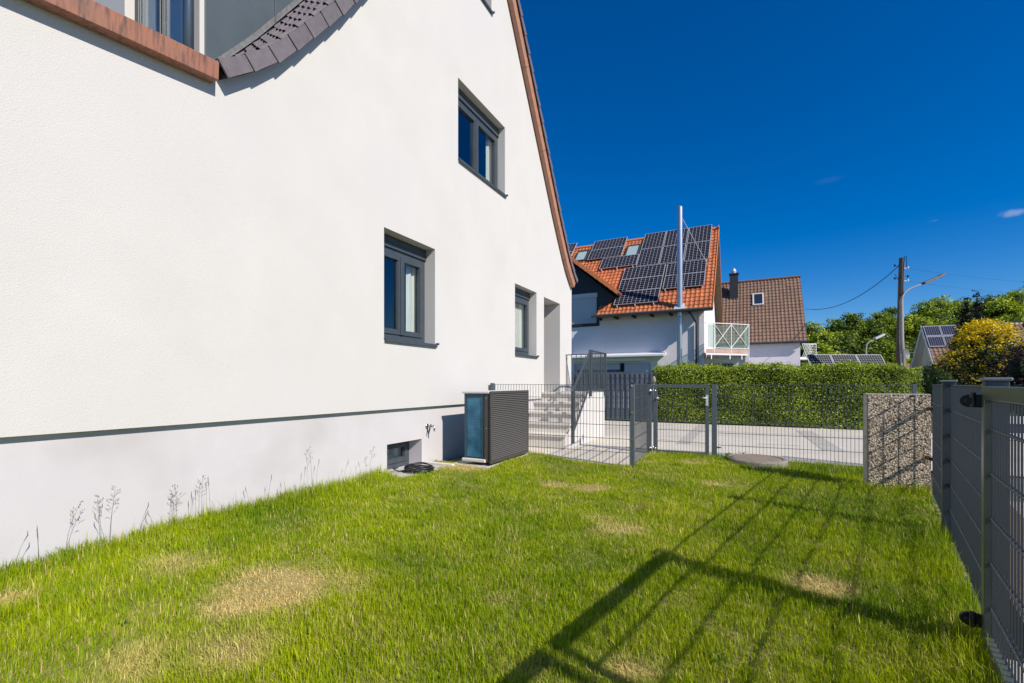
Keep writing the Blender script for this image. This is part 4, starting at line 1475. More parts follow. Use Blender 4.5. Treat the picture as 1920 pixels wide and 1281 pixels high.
# ---- hedge
def hedge():
    root = empty('hedge', H(.6, 15.1, 0), 'long clipped green hedge behind the front fence, its sunlit end at the right', 'hedge')
    z0, z1 = .10, 1.74
    core = MB()
    core.box(H, (-2.45, 14.86, .12), (3.48, 15.62, z1 - .08))
    # chamfered end core
    e0 = H(3.48, 14.86, .12)
    core.extr([H(3.48, 14.88, .12), H(4.0, 15.30, .12), H(4.0, 15.62, .12), H(3.48, 15.62, .12)], (0, 0, z1 - .22))
    core.build('branches', M['leaf_core'], root)
    stems = MB()
    rs = random.Random(2)
    for k in range(46):
        n_ = -2.4 + 6.2 * k / 45
        stems.tube([H(n_, 14.80 + rs.uniform(0, .2), .03), H(n_ + rs.uniform(-.04, .04), 14.84, .45)], rs.uniform(.012, .035), 6)
    stems.build('stems', mk('hedge_stem', (.16, .13, .10), .9), root)
    parts = []
    rg_ = np.random.default_rng(21)

    def face(nf, f, jit, nrm):
        a = rg_.random(nf); b = rg_.random(nf)
        P = f(a, b)
        Nn = np.tile(np.array(nrm, float), (nf, 1))
        off_ = rg_.normal(0, jit, nf) - .01
        P = P + Nn * off_[:, None]
        return P, Nn
    hN = np.array((NX, NY, 0)); hD = np.array((DX, DY, 0)); up_ = np.array((0, 0, 1.))

    def top(n_):
        return z1 - .010 * n_ + .035 * np.sin(n_ * 3.1) + .025 * np.sin(n_ * 7.7 + 1) + .02 * np.sin(n_ * 17)
    def front(a, b):
        n_ = -2.52 + a * 6.08
        t_ = 14.78 + .03 * np.sin(n_ * 4) + .03 * np.sin(b * 9 + n_ * 2)
        z = z0 + .02 * np.sin(n_ * 9) + b * (top(n_) - z0)
        return n_[:, None] * hN + t_[:, None] * hD + z[:, None] * up_
    def topf(a, b):
        n_ = -2.52 + a * 6.2
        t_ = 14.78 + b * .9
        return n_[:, None] * hN + t_[:, None] * hD + top(n_)[:, None] * up_
    def endf(a, b):
        n_ = 3.56 + a * .52; t_ = 14.80 + a * .48
        z = z0 + b * (top(n_) - z0 - .02)
        return n_[:, None] * hN + t_[:, None] * hD + z[:, None] * up_
    def leftf(a, b):
        n_ = np.full_like(a, -2.52); t_ = 14.78 + a * .9
        z = z0 + b * (top(n_) - z0)
        return n_[:, None] * hN + t_[:, None] * hD + z[:, None] * up_
    def backf(a, b):
        n_ = -2.52 + a * 6.5
        z = z0 + b * (top(n_) - z0)
        return n_[:, None] * hN + (15.68 * np.ones_like(a))[:, None] * hD + z[:, None] * up_
    en = (DX * -.73 + NX * .68, DY * -.73 + NY * .68, .1)
    for nf, fn, jit, nr in ((34000, front, .05, (-DX, -DY, .25)), (16000, topf, .045, (0, 0, 1)), (5200, endf, .04, en), (2500, leftf, .05, (-NX, -NY, .2)), (4000, backf, .05, (DX, DY, .2))):
        P, Nn = face(nf, fn, jit, nr)
        parts.append((P, Nn, fn))
    P = np.concatenate([p for p, _, _ in parts]); Nn = np.concatenate([q for _, q, _ in parts])
    # stray shoots above the top
    for k in range(70):
        n_ = rg_.uniform(-2.5, 3.7); hh_ = rg_.uniform(.04, .16)
        m_ = 14
        q = np.stack([rg_.normal(n_, .03, m_), 14.8 + rg_.uniform(0, .5) + rg_.normal(0, .03, m_)], 1)
        z = top(np.array([n_]))[0] + rg_.uniform(0, hh_, m_)
        P = np.concatenate([P, q[:, :1] * hN + q[:, 1:] * hD + z[:, None] * up_]); Nn = np.concatenate([Nn, np.tile(up_, (m_, 1))])
    for px, py in ((1575, 762), (1574, 800), (1572, 783), (1496, 741), (1515, 812), (1548, 806), (1500, 750)):   # brighter shoots on the face
        u_ = (px - 960) / FPX; Y_ = 14.72 / (u_ * DX + DY)
        c_ = np.array([u_ * Y_, Y_, EYE + (719.5 - py) / FPX * Y_])
        m_ = 45
        P = np.concatenate([P, c_ + rg_.normal(0, .07, (m_, 3)) * np.array([1, .5, 1.2])]); Nn = np.concatenate([Nn, np.tile(np.array((-DX, -DY, .4)), (m_, 1))])
    nL = len(P)
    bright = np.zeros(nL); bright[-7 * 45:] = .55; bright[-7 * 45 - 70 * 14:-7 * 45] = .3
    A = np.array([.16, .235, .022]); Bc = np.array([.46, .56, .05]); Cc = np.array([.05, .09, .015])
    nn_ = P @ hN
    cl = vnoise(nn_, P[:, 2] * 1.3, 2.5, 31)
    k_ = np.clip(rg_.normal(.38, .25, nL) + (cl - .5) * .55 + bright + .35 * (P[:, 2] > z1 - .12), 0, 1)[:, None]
    col_ = A * (1 - k_) + Bc * k_
    dk = (rg_.random(nL) < .18)[:, None]
    col_ = np.where(dk, Cc, col_) * rg_.uniform(.8, 1.2, nL)[:, None]
    V_, F_, c_ = leaf_quads(P, .042, col_, Nn, .75, rg_, .62)
    np_mesh('foliage', V_, F_, 4, c_, M['leaf'], root)
    return root


hedge()

# ---- trees and shrubs
def blob_plant(name, c, lobes, nleaf, size, cols, label, cat, group=None, seed=0, trunk=None, clump=.16, core=True, sunny=None, openess=0., per=16):
    """lobes: (dx, dy, z, rx, ry, rz) ellipsoids; leaves sit in clumps on and under their skins"""
    rg_ = np.random.default_rng(seed)
    root = empty(name, c, label, cat, group)
    C = np.array(c)
    if trunk:
        h0, r0 = trunk
        m = MB()
        r_ = random.Random(seed)
        top_ = Vector(c) + Vector((r_.uniform(-.2, .2), r_.uniform(-.2, .2), h0))
        m.tube([Vector(c) - Vector((0, 0, .1)), Vector(c).lerp(top_, .5) + Vector((r_.uniform(-.1, .1), 0, 0)), top_], [r0, r0 * .8, r0 * .55], 8)
        for (dx, dy, z, rx, ry, rz_) in lobes[:7]:
            e = Vector(c) + Vector((dx, dy, z))
            m.tube([top_ - Vector((0, 0, h0 * .15)), top_.lerp(e, .55) + Vector((0, 0, .15)), e], [r0 * .42, r0 * .28, r0 * .1], 6)
        m.build('trunk', M['bark'], root)
    if core:
        m = MB()
        bmx = bmesh.new()
        for (dx, dy, z, rx, ry, rz_) in lobes:
            f = .55
            nlat, nlon = 7, 10
            P = []
            for i in range(nlat + 1):
                th = math.pi * i / nlat
                for j in range(nlon):
                    ph = 2 * math.pi * j / nlon
                    jt = 1 + .12 * math.sin(3 * ph + i)
                    P.append((C[0] + dx + rx * f * jt * math.sin(th) * math.cos(ph), C[1] + dy + ry * f * jt * math.sin(th) * math.sin(ph), C[2] + z + rz_ * f * math.cos(th)))
            F_ = [(i * nlon + j, i * nlon + (j + 1) % nlon, (i + 1) * nlon + (j + 1) % nlon, (i + 1) * nlon + j) for i in range(nlat) for j in range(nlon)]
            m.add(P, F_)
        bmx.free()
        m.build('inner_twigs', M['leaf_core'], root, recalc=False)
    tot = sum((a[3] * a[5]) for a in lobes)
    CC, NN = [], []
    for (dx, dy, z, rx, ry, rz_) in lobes:
        k = max(4, int(nleaf / per * rx * rz_ / tot))
        d = rg_.normal(size=(k, 3)); d /= np.linalg.norm(d, axis=1)[:, None]
        d[:, 2] = np.where(d[:, 2] < -.6, -d[:, 2], d[:, 2])
        rad = rg_.uniform(.78 - openess, 1.06, k)[:, None]
        CC.append(C + np.array([dx, dy, z]) + d * np.array([rx, ry, rz_]) * rad); NN.append(d)
    CC = np.concatenate(CC); NN = np.concatenate(NN)
    nc = len(CC)
    ctone = np.clip(rg_.normal(.5, .28, nc), 0, 1)
    P = (CC[:, None, :] + rg_.normal(0, clump, (nc, per, 3)) * np.array([1, 1, .6])).reshape(-1, 3)
    Nn = np.repeat(NN + np.array([0, 0, .35]), per, axis=0)
    tone = np.clip(np.repeat(ctone, per) + rg_.normal(0, .15, nc * per), 0, 1)[:, None]
    a, b = np.array(cols[0]), np.array(cols[1])
    col_ = a * (1 - tone) + b * tone
    if sunny is not None:            # young growth of another colour up top; below, the dark base colour paints shade
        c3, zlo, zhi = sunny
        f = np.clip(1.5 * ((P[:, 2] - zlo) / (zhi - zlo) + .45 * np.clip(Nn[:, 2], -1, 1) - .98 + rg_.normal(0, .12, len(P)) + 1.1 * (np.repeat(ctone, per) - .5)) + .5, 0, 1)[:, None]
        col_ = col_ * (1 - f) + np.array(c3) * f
    col_ = col_ * rg_.uniform(.8, 1.2, len(P))[:, None]
    V_, F_, c_ = leaf_quads(P, size, col_, Nn, .8, rg_, .65)
    np_mesh('crown', V_, F_, 4, c_, M['leaf'], root)
    return root


def tree(px, ytop, rad, Y, seed, label, cols=((.045, .085, .012), (.11, .17, .022)), nleaf=7000, size=.30, squash=.85, group='trees beyond the houses', openess=.0):
    r = random.Random(seed)
    x = (px - 960) / FPX * Y
    H_ = EYE + (719.5 - ytop) / FPX * Y
    lobes = [(0, 0, H_ * .55, rad * .62, rad * .62, H_ * .36)]
    lobes.append((r.uniform(-.2, .2) * rad, 0, H_ - rad * .34, rad * .38, rad * .38, rad * .34))
    k = 0
    while k < 15:
        a = r.uniform(0, 6.28); zf = r.uniform(.18, .93)
        f = math.sqrt(max(0, 1 - (zf - .42) ** 2 / .34))
        q = rad * r.uniform(.24, .46)
        z = min(H_ * zf, H_ - q - r.uniform(.1, .9))
        lobes.append((math.cos(a) * rad * .8 * f, math.sin(a) * rad * .8 * f, max(z, q), q, q, q * .72)); k += 1
    return blob_plant('broadleaf_tree', (x, Y, 0), lobes, nleaf, size, cols, label, 'tree', group, seed, trunk=(max(1.5, H_ * .5), .05 * H_ * .6), clump=.26, per=14, openess=.08 + openess)


G1 = ((.06, .115, .010), (.42, .52, .030)); G2 = ((.13, .20, .012), (.56, .64, .040)); G3 = ((.035, .07, .012), (.27, .36, .03))
TREES = [
    (1527, 606, 3.2, 56, G2, 'green tree whose crown starts right at the brown roof edge'),
    (1566, 598, 3.0, 60, G1, 'rounded green tree second from the brown roof, behind the garage panels'),
    (1603, 587, 3.2, 57, G3, 'darker tree directly above the small far street lamp'),
    (1640, 584, 3.4, 62, G1, 'tree left of the utility pole with loose top twigs'),
    (1664, 578, 2.2, 66, G3, 'thin-topped tree just left of the utility pole'),
    (1702, 592, 3.0, 58, G2, 'tree crown just right of the utility pole, lower than the next one'),
    (1728, 568, 3.4, 60, G1, 'green tree behind the gable peak of the small solar-roofed house'),
    (1768, 555, 4.2, 62, G2, 'tall pale-green tree above the solar roof at the right'),
    (1815, 562, 3.6, 64, G1, 'tree crown behind the two dark conifers'),
    (1862, 552, 3.8, 60, G3, 'dark-crowned tree above the yellow shrub'),
    (1895, 545, 3.6, 57, G2, 'tall light green tree near the right edge of the picture'),
    (1935, 530, 4.4, 60, G1, 'tallest tree, cut by the right edge of the picture'),
    (1990, 540, 4.2, 58, G2, 'broad tree beyond the right edge of the picture'),
]
for i, (px, yt, rd_, Y_, cc, lb) in enumerate(TREES):
    tree(px, yt, rd_, Y_, 100 + i, lb, cc, nleaf=11000, size=.25, openess=.12 if px in (1640, 1664) else .0)
LOW = [
    (1545, 645, 2.4, 46, G2, 'low bright bush tree beside the brown house'),
    (1590, 628, 2.8, 50, G3, 'mid-height dark tree behind the garage panels'),
    (1635, 634, 2.6, 50, G1, 'mid-height tree behind the small far street lamp'),
    (1675, 632, 2.6, 51, G3, 'mid-height dark tree behind the foot of the utility pole'),
    (1712, 640, 2.6, 52, G3, 'dark low tree between the utility pole and the solar-roofed house'),
    (1790, 600, 3.4, 54, G1, 'green tree right behind the solar roof'),
    (1850, 600, 3.6, 52, G2, 'green tree right behind the yellow shrub'),
    (1905, 590, 3.6, 50, G1, 'green tree above the right-hand tiled roof'),
]
for i, (px, yt, rd_, Y_, cc, lb) in enumerate(LOW):
    tree(px, yt, rd_, Y_, 200 + i, lb, cc, nleaf=8000, size=.23)

# yellow shrub; shade on its lower part is put into the leaf colour
Ys = 20.0
xs = (1832 - 960) / FPX * Ys
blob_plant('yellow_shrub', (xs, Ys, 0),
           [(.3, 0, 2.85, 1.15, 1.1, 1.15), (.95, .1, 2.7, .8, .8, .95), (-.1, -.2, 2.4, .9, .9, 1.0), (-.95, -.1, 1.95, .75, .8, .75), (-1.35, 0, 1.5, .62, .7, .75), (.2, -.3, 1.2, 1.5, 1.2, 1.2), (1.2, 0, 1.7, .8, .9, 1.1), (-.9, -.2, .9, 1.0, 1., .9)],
           22000, .085, ((.030, .038, .008), (.10, .10, .014)), 'large shrub with golden yellow young leaves over lower foliage coloured dark olive for shade', 'shrub', None, 301, trunk=(1.2, .09), clump=.10, per=18,
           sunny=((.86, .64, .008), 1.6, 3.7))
# dark conifers
def conifer(px, ytop, Y, w, seed, label):
    x = (px - 960) / FPX * Y
    zt = EYE + (719.5 - ytop) / FPX * Y
    lobes = []
    k = 9
    for i in range(k):
        f = i / (k - 1)
        q = w * (1 - f) ** .8 + .08
        lobes.append((0, 0, .5 + (zt - .6) * f, q, q, (zt / k) * .8))
    return blob_plant('conifer', (x, Y, 0), lobes, 11000, .11, ((.008, .014, .007), (.018, .028, .012)), label, 'conifer', 'dark conifers behind the yellow shrub', seed, trunk=(zt * .6, .09), clump=.10, per=14)


conifer(1812, 572, 27, .85, 311, 'slender black-green conifer, the left of the two spires behind the yellow shrub')
conifer(1832, 561, 28, 1.15, 312, 'wider and taller black-green conifer, the right of the two spires behind the yellow shrub')
conifer(1800, 620, 26.5, .6, 313, 'shortest dark conifer, just left of the two taller spires')
# purple bush, low dark greens
Yp = 15.5
blob_plant('purple_bush', ((1922 - 960) / FPX * Yp, Yp, 0), [(-.1, 0, 1.75, .7, .7, .75), (.4, .1, 1.5, .9, .8, .95), (-.2, -.1, .8, 1.0, .8, .8), (.9, 0, 1.0, .9, .8, .9)],
           7000, .07, ((.014, .006, .010), (.045, .020, .030)), 'blackish purple-leaved bush at the right edge behind the street gate', 'bush', None, 321, trunk=(.7, .05), clump=.08, per=14)
Yg = 18.0
blob_plant('green_bush', ((1757 - 960) / FPX * Yg, Yg, 0), [(0, 0, 1.3, .42, .5, .5), (.1, 0, .8, .55, .5, .7), (-.2, 0, .7, .4, .4, .6)],
           3500, .07, ((.022, .045, .012), (.085, .14, .022)), 'small mid-green bush between the hedge end and the yellow shrub', 'bush', None, 322, trunk=(.5, .03), clump=.08, per=14)
blob_plant('dark_bush', ((1743 - 960) / FPX * 24, 24, 0), [(0, 0, 1.5, .6, .5, .7), (.3, 0, 1.2, .7, .5, .9), (-.3, 0, .8, .6, .5, .7)],
           3500, .09, ((.012, .025, .009), (.05, .08, .016)), 'dark loose bush in front of the beige gable wall', 'bush', None, 323, trunk=(.6, .04), clump=.12, per=14)
# clipped dark hedge across the street, seen through the street gate
blob_plant('low_hedge', (17.6, 14.2, 0), [(-1.6 + k * .62, .12 * k, .55, .55, .45, .62) for k in range(9)], 9000, .06, ((.012, .024, .008), (.035, .055, .014)),
           'low dark hedge across the street below the purple bush', 'hedge', None, 324, clump=.07, per=14)

# ================================================================== PRIVACY FENCE
pf = empty('privacy_fence', H(-5, 14.8, .04), 'grey slatted privacy fence left of the hedge, behind the stairs', 'fence')
m = MB()
n_ = -9.6
k = 0
while n_ < -2.62:
    q = .018 if k % 2 else -.018
    m.box(H, (n_, 14.80 + q - .004, .10), (n_ + .073, 14.80 + q + .004, 1.63))
    n_ += .0775; k += 1
m.build('woven_strips', mk('grey_privacy_strip', (.10, .13, .16), .5, col2=(.085, .11, .135), vs=3), pf)
m = MB()
for z in (1.63, 1.43, 1.23, 1.03, .83, .63, .43, .23):
    m.tube([H(-9.6, 14.772, z), H(-2.6, 14.772, z)], .005, 5); m.tube([H(-9.6, 14.828, z), H(-2.6, 14.828, z)], .005, 5)
m.build('wires', M['wire'], pf, recalc=False)
for n_ in (-9.6, -7.2, -4.85, -2.58):
    B(H, (n_ - .03, 14.84, .03), (n_ + .03, 14.90, 1.66)).build('post', M['anthracite'], pf)

# ================================================================== NEIGHBOUR WITH ORANGE ROOF
nb = empty('neighbour_house', H(-6, 27, 0), 'white house with an orange tiled roof covered in solar panels and a steel flue', 'house')
ET, EZ, RT_, RZ_ = 23.97, 4.91, 29.87, 10.5
RLN = math.hypot(RT_ - ET, RZ_ - EZ)
ca_, sa_ = (RT_ - ET) / RLN, (RZ_ - EZ) / RLN


def NR(u, v, h):                 # front slope: u = n, v up the slope, h off it
    return H(u, ET + ca_ * v - sa_ * h, EZ + sa_ * v + ca_ * h)


def NRb(u, v, h):                # back slope
    return H(u, 2 * RT_ - ET - ca_ * v + sa_ * h, EZ + sa_ * v + ca_ * h)


NW = 24.70
w = MB()
gw = -1.80
w.quad([H(-13.4, NW, -.1), H(gw, NW, -.1), H(gw, NW, 5.25), H(-13.4, NW, 5.25)])
w.quad([H(gw, NW, -.1), H(gw, 35.3, -.1), H(gw, 35.3, 5.2), H(gw, RT_, RZ_ - .12), H(gw, NW, 5.25)])
w.quad([H(-13.4, NW, -.1), H(-13.4, 35.3, -.1), H(-13.4, 35.3, 5.2), H(-13.4, RT_, RZ_ - .12), H(-13.4, NW, 5.25)])
w.quad([H(-13.4, 35.3, -.1), H(gw, 35.3, -.1), H(gw, 35.3, 5.25), H(-13.4, 35.3, 5.25)])
w.box(H, (-2.02, NW - .05, -.05), (-1.78, NW - .002, 4.9))
w.build('wall', M['stucco_far'], nb, recalc=False)
r = MB()
for Fn in (NR, NRb):
    r.box(Fn, (-7.12, 0.02, -.17), (-1.36, RLN, -.012)); r.box(Fn, (-13.6, 1.02, -.17), (-7.1205, RLN, -.012))
nro = r.build('roof', M['wood'], nb)
t = MB()
pantiles(t, NR, -7.12, -1.34, RLN, .225, .335, amp=.028, step=.035, seg=6, riser=True, tintr=.17, rnd=random.Random(12))
pantiles(t, lambda u, v, h: NR(u, v + 1.02, h), -13.6, -7.12, RLN - 1.02, .225, .335, amp=.028, step=.035, seg=6, riser=True, tintr=.17, rnd=random.Random(13))
t.build('front_tiles', M['tile_orange'], nro, recalc=False)
t = MB()
pantiles(t, NRb, -13.6, -1.34, RLN, .45, .67, amp=.028, step=.035, seg=4, riser=True, tintr=.1)
t.build('back_tiles', M['tile_orange'], nro, recalc=False)
MB().tube([H(-13.6, RT_, RZ_ + .03), H(-1.32, RT_, RZ_ + .03)], .11, 10).build('ridge_tiles', M['orange_plain'], nro)
m = MB()
for k in range(25):              # verge tiles
    v0 = k * .335
    m.box(NR, (-1.36, v0, -.10), (-1.33, v0 + .325, .055)); m.box(NRb, (-1.36, v0, -.10), (-1.33, v0 + .325, .055))
m.build('verge_tiles', M['orange_plain'], nro)
g_ = MB().tube([H(-7.35, ET - .07, EZ - .02), H(-1.34, ET - .07, EZ - .02)], .075, 10)
g_.build('gutter', M['zinc'], nb)
for k in range(6):
    n_ = -7.05 + k * .93
    B(H, (n_ - .05, ET + .02, EZ - .17), (n_ + .05, NW - .002, EZ - .03)).build('rafter_end', M['underlay'], nb)
MB().tube([H(-2.35, ET - .05, EZ - .10), H(-2.30, ET + .02, EZ - .28), H(-2.14, NW - .09, EZ - .62), H(-2.14, NW - .09, .1)], .05, 10).build('downpipe', M['zinc'], nb, smooth=True)
# solar panels (n0, n1, v0, v1, kind)
SP = []
for (a, b) in ((-5.66, -4.38), (-4.34, -3.05), (-3.01, -1.72)):
    SP.append((a, b, 6.56, 8.50, 'P')); SP.append((a, b, 4.52, 6.50, 'P'))
for k in range(3): SP.append((-6.28, -3.97, .66 + k * 1.27, .66 + k * 1.27 + 1.25, 'L'))
for k in range(2): SP.append((-3.87, -1.82, 1.82 + k * 1.31, 1.82 + k * 1.31 + 1.29, 'L'))
for k in range(2): SP.append((-8.99, -6.80, 6.08 + k * 1.22, 6.08 + k * 1.22 + 1.20, 'L'))
SP.append((-7.93, -5.69, 4.74, 5.98, 'L'))
for k in range(2): SP.append((-12.4, -10.30, 6.28 + k * 1.22, 6.28 + k * 1.22 + 1.20, 'L'))


def solar(F, x0, x1, v0, v1, kind, h, parent, fr=.028, name='solar_panel'):
    m = MB()
    m.box(F, (x0, v0, h - .035), (x1, v0 + fr, h + .004)); m.box(F, (x0, v1 - fr, h - .035), (x1, v1, h + .004))
    m.box(F, (x0, v0 + fr, h - .035), (x0 + fr, v1 - fr, h + .004)); m.box(F, (x1 - fr, v0 + fr, h - .035), (x1, v1 - fr, h + .004))
    p = m.build(name, M['panelframe'], parent)
    q = MB().quad([F(x0 + fr, v0 + fr, h), F(x1 - fr, v0 + fr, h), F(x1 - fr, v1 - fr, h), F(x0 + fr, v1 - fr, h)], uv=[(0, 0), (1, 0), (1, 1), (0, 1)])
    q.build('cells', M['solar' + kind], p, recalc=False)
    MB().quad([F(x0 + fr, v0 + fr, h - .03), F(x1 - fr, v0 + fr, h - .03), F(x1 - fr, v1 - fr, h - .03), F(x0 + fr, v1 - fr, h - .03)]).build('backing', M['blackplastic'], p, recalc=False)
    return p


for s in SP: solar(NR, *s, .17, nb)
m = MB()
for (a, b, v) in ((-6.1, -4.1, .55), (-3.75, -2.0, 1.72), (-7.8, -5.8, 4.62), (-5.5, -1.9, 4.4)):
    k = a
    while k < b:
        m.box(NR, (k, v, .03), (k + .04, v + .3, .134)); k += .95
m.build('panel_rails', M['alu'], nb)


def skylight(F, x0, x1, v0, v1, parent, open_=0, fmat='zinc'):
    m = MB(); fr = .10
    m.box(F, (x0, v0, 0), (x1, v0 + fr, .13)); m.box(F, (x0, v1 - fr, 0), (x1, v1, .13))
    m.box(F, (x0, v0 + fr, 0), (x0 + fr, v1 - fr, .13)); m.box(F, (x1 - fr, v0 + fr, 0), (x1, v1 - fr, .13))
    p = m.build('skylight', M[fmat], parent)
    MB().box(F, (x0 + fr, v0 + fr, .06), (x1 - fr, v1 - fr, .09)).build('pane', M['skyglass'], p)
    return p


M['skyglass'] = mk('skylight_glass', (.42, .52, .50), .08, col2=(.36, .46, .45), vs=2, spec=.8)
M['skydark'] = mk('skylight_dark', (.02, .03, .05), .08, spec=.8)
skylight(NR, -6.63, -5.76, 5.98, 7.38, nb)
skylight(NR, -9.98, -9.15, 6.2, 7.52, nb)
# flue
fm = MB().tube([H(-2.87, 24.12, 4.62), H(-2.87, 24.12, 10.08)], .135, 20)
fm.tube([H(-2.87, 24.12, 10.081), H(-2.87, 24.12, 10.14)], [.135, .085], 20)
for z in (5.6, 6.6, 7.6, 8.6, 9.6):
    fm.tube([H(-2.87, 24.12, z), H(-2.87, 24.12, z + .03)], .139, 20)
flu = fm.build('flue', M['steel'], nb, smooth=False, label='tall polished steel flue')
fm = MB().tube([H(-2.87, 24.20, .1), H(-2.87, 24.20, 4.70)], .10, 16)
fm.tube([H(-2.99, 24.20, .1), H(-2.99, 24.20, 4.70)], .035, 8)
fm.build('lower_pipe', M['steel'], flu)
m = MB(); m.extr([NR(-3.15, .0, .03), NR(-2.58, .0, .03), NR(-2.65, .42, .06), NR(-3.08, .42, .06)], NR(0, 0, .05) - NR(0, 0, 0))
m.build('roof_collar', M['alu'], flu)
MB().tube([H(-2.76, 24.12, 9.52), NR(-1.66, 3.61, .1)], .018, 6).build('brace', M['alu'], flu)
# dormer
dn = MB()
dn.add([H(-10.17, NW - .03, 4.45), H(-7.15, NW - .03, 4.45), H(-7.15, NW - .03, 5.35), H(-6.25, NW - .03, 5.95), H(-8.66, NW - .03, 8.05), H(-11.07, NW - .03, 5.95), H(-10.17, NW - .03, 5.35)], [(0, 1, 2, 3, 4, 5, 6)])
dn.add([H(-7.15, NW - .03, 4.45), H(-7.15, NW + .9, 4.45), H(-7.15, NW + .9, 5.35), H(-7.15, NW - .03, 5.35)], [(0, 1, 2, 3)])
dn.box(H, (-10.17, NW - .05, 6.72), (-6.6, NW - .031, 6.76))
do = dn.build('dormer', M['cladding'], nb, recalc=False, label='dormer gable clad in near-black boards')
rm = MB()
for sg in (1, -1):
    e0 = (-8.66, 8.30); e1 = (-8.66 + sg * 2.68, 6.12)
    L_ = math.hypot(e1[0] - e0[0], e1[1] - e0[1])
    nx_, nz_ = (e0[1] - e1[1]) / L_ * sg, abs(e1[0] - e0[0]) / L_
    # slab
    for (tk0, tk1, mi) in ((-.15, -.03, 0), (-.03, .05, 1)):
        a = [(e0[0] + nx_ * tk0, e0[1] + nz_ * tk0), (e1[0] + nx_ * tk0, e1[1] + nz_ * tk0), (e1[0] + nx_ * tk1, e1[1] + nz_ * tk1), (e0[0] + nx_ * tk1, e0[1] + nz_ * tk1)]
        rm.extr([H(n_, 23.95, z_) for n_, z_ in a], H(0, 28.6, 0) - H(0, 23.95, 0), mi)
rm.build('dormer_roof', [M['cladding'], M['orange_plain']], do)
for sg in (1, -1):
    vq = MB()
    e0 = Vector((-8.66, 8.30)); e1 = Vector((-8.66 + sg * 2.74, 6.07)); d_ = e1 - e0; L_ = d_.length; d_ /= L_; q_ = Vector((-d_.y, d_.x)) * (1 if sg > 0 else -1)
    for k in range(10):
        a_ = e0 + d_ * (L_ * k / 10); b_ = e0 + d_ * (L_ * (k + 1) / 10 - .012)
        vq.extr([H(p.x, 23.91, p.y) for p in (a_ - q_ * .10, b_ - q_ * .12, b_ + q_ * .09, a_ + q_ * .06)], H(0, 23.96, 0) - H(0, 23.91, 0))
    vq.build('verge_tiles', M['orange_plain'], do)
rs_ = MB()
z = 4.62
while z < 6.02:
    rs_.extr([H(-10.05, NW - .045, z), H(-10.05, NW - .062, z + .02), H(-10.05, NW - .045, z + .052)], H(2.75, 0, 0)); z += .055
rs_.box(H, (-10.08, NW - .09, 6.06), (-7.26, NW - .031, 6.30))
rs_.build('roller_shutter', M['shutter'], do, recalc=False)
MB().box(H, (-10.12, NW - .12, 4.50), (-7.18, NW - .031, 4.58)).build('sill', M['cladding'], do)
# awning and shuttered windows under it
aw = MB()
aw.extr([H(-8.7, NW - .002, 2.74), H(-8.7, NW - .55, 2.64), H(-8.7, NW - .60, 2.68), H(-8.7, NW - .60, 2.76), H(-8.7, NW - .002, 2.90)], H(5.06, 0, 0))
awo = aw.build('awning', M['whitepaint'], nb, label='white folded awning above the shuttered windows')
B(H, (-8.7, NW - .30, 2.46), (-4.6, NW - .26, 2.60)).build('valance', M['whitepaint'], awo)
ww = MB(); ww.box(H, (-8.6, NW - .028, .9), (-4.40, NW - .004, 2.34))
win_ = ww.build('window', M['lavender'], nb)
sh = MB(); z = 1.55
while z < 2.3:
    sh.extr([H(-5.75, NW - .03, z), H(-5.75, NW - .045, z + .02), H(-5.75, NW - .03, z + .045)], H(1.30, 0, 0)); z += .048
z = 2.02
while z < 2.3:
    sh.extr([H(-8.4, NW - .03, z), H(-8.4, NW - .045, z + .02), H(-8.4, NW - .03, z + .045)], H(2.40, 0, 0)); z += .048
sh.build('roller_shutter', M['shutter'], win_, recalc=False)
B(H, (-5.98, NW - .06, .9), (-5.78, NW - .029, 2.36)).build('mullion', M['underlay'], win_)
B(H, (-8.4, NW - .04, .95), (-6.0, NW - .0285, 2.01)).build('pane', mk('dusky_glass', (.10, .10, .15), .15), win_)

# balcony on the gable side
b0, b1 = Vector((9.17, 21.5, 0)), Vector((11.55, 22.2, 0))
bd_ = (b1 - b0); BL = bd_.length; bd_.normalize(); bn_ = Vector((.40, .9165, 0))


def FB(a, b, z):
    return Vector((b0.x + bd_.x * a + bn_.x * b, b0.y + bd_.y * a + bn_.y * b, z))


bal = B(FB, (0, 0, 2.72), (BL - .08, 2.8, 2.90)).build('balcony', mk('reddish_slab_edge', (.50, .27, .20), .8, col2=(.56, .40, .33), vs=2.5), nb, label='small balcony with a pale slab edge and glazed white railing')
B(FB, (0.01, .02, 2.62), (BL - .09, 2.78, 2.719)).build('slab', M['stucco_far'], bal)
rm = MB()
rm.tube([FB(-.05, .03, 4.13), FB(BL, .03, 4.13)], .022, 8)
rm.tube([FB(BL, .03, 4.13), FB(BL, 2.6, 4.13)], .022, 8)
rm.tube([FB(.45, .03, 2.95), FB(BL, .03, 2.95)], .018, 8)
for a in (.45, BL / 2 + .2, BL):
    rm.tube([FB(a, .03, 2.5 if a > BL - .1 else 2.7), FB(a, .03, 4.13)], .026, 8)
mid_ = BL / 2 + .2
for a0_, a1_ in ((.45, mid_), (mid_, BL)):
    rm.tube([FB(a0_, .03, 4.10), FB(a1_, .03, 2.97)], .018, 6); rm.tube([FB(a0_, .035, 2.97), FB(a1_, .035, 4.10)], .018, 6)
for b in (1.3, 2.6):
    rm.tube([FB(BL, b, 2.9), FB(BL, b, 4.13)], .022, 8)
rm.tube([FB(BL, .03, 4.10), FB(BL, 1.3, 2.97)], .016, 6)
rm.build('railing', M['whitepaint'], bal)
B(FB, (.10, .06, 2.98), (BL - .03, .072, 4.06)).build('glass_panel', M['railglass'], bal)
B(FB, (BL - .03, .1, 2.98), (BL - .018, 2.55, 4.06)).build('glass_panel', M['railglass'], bal)
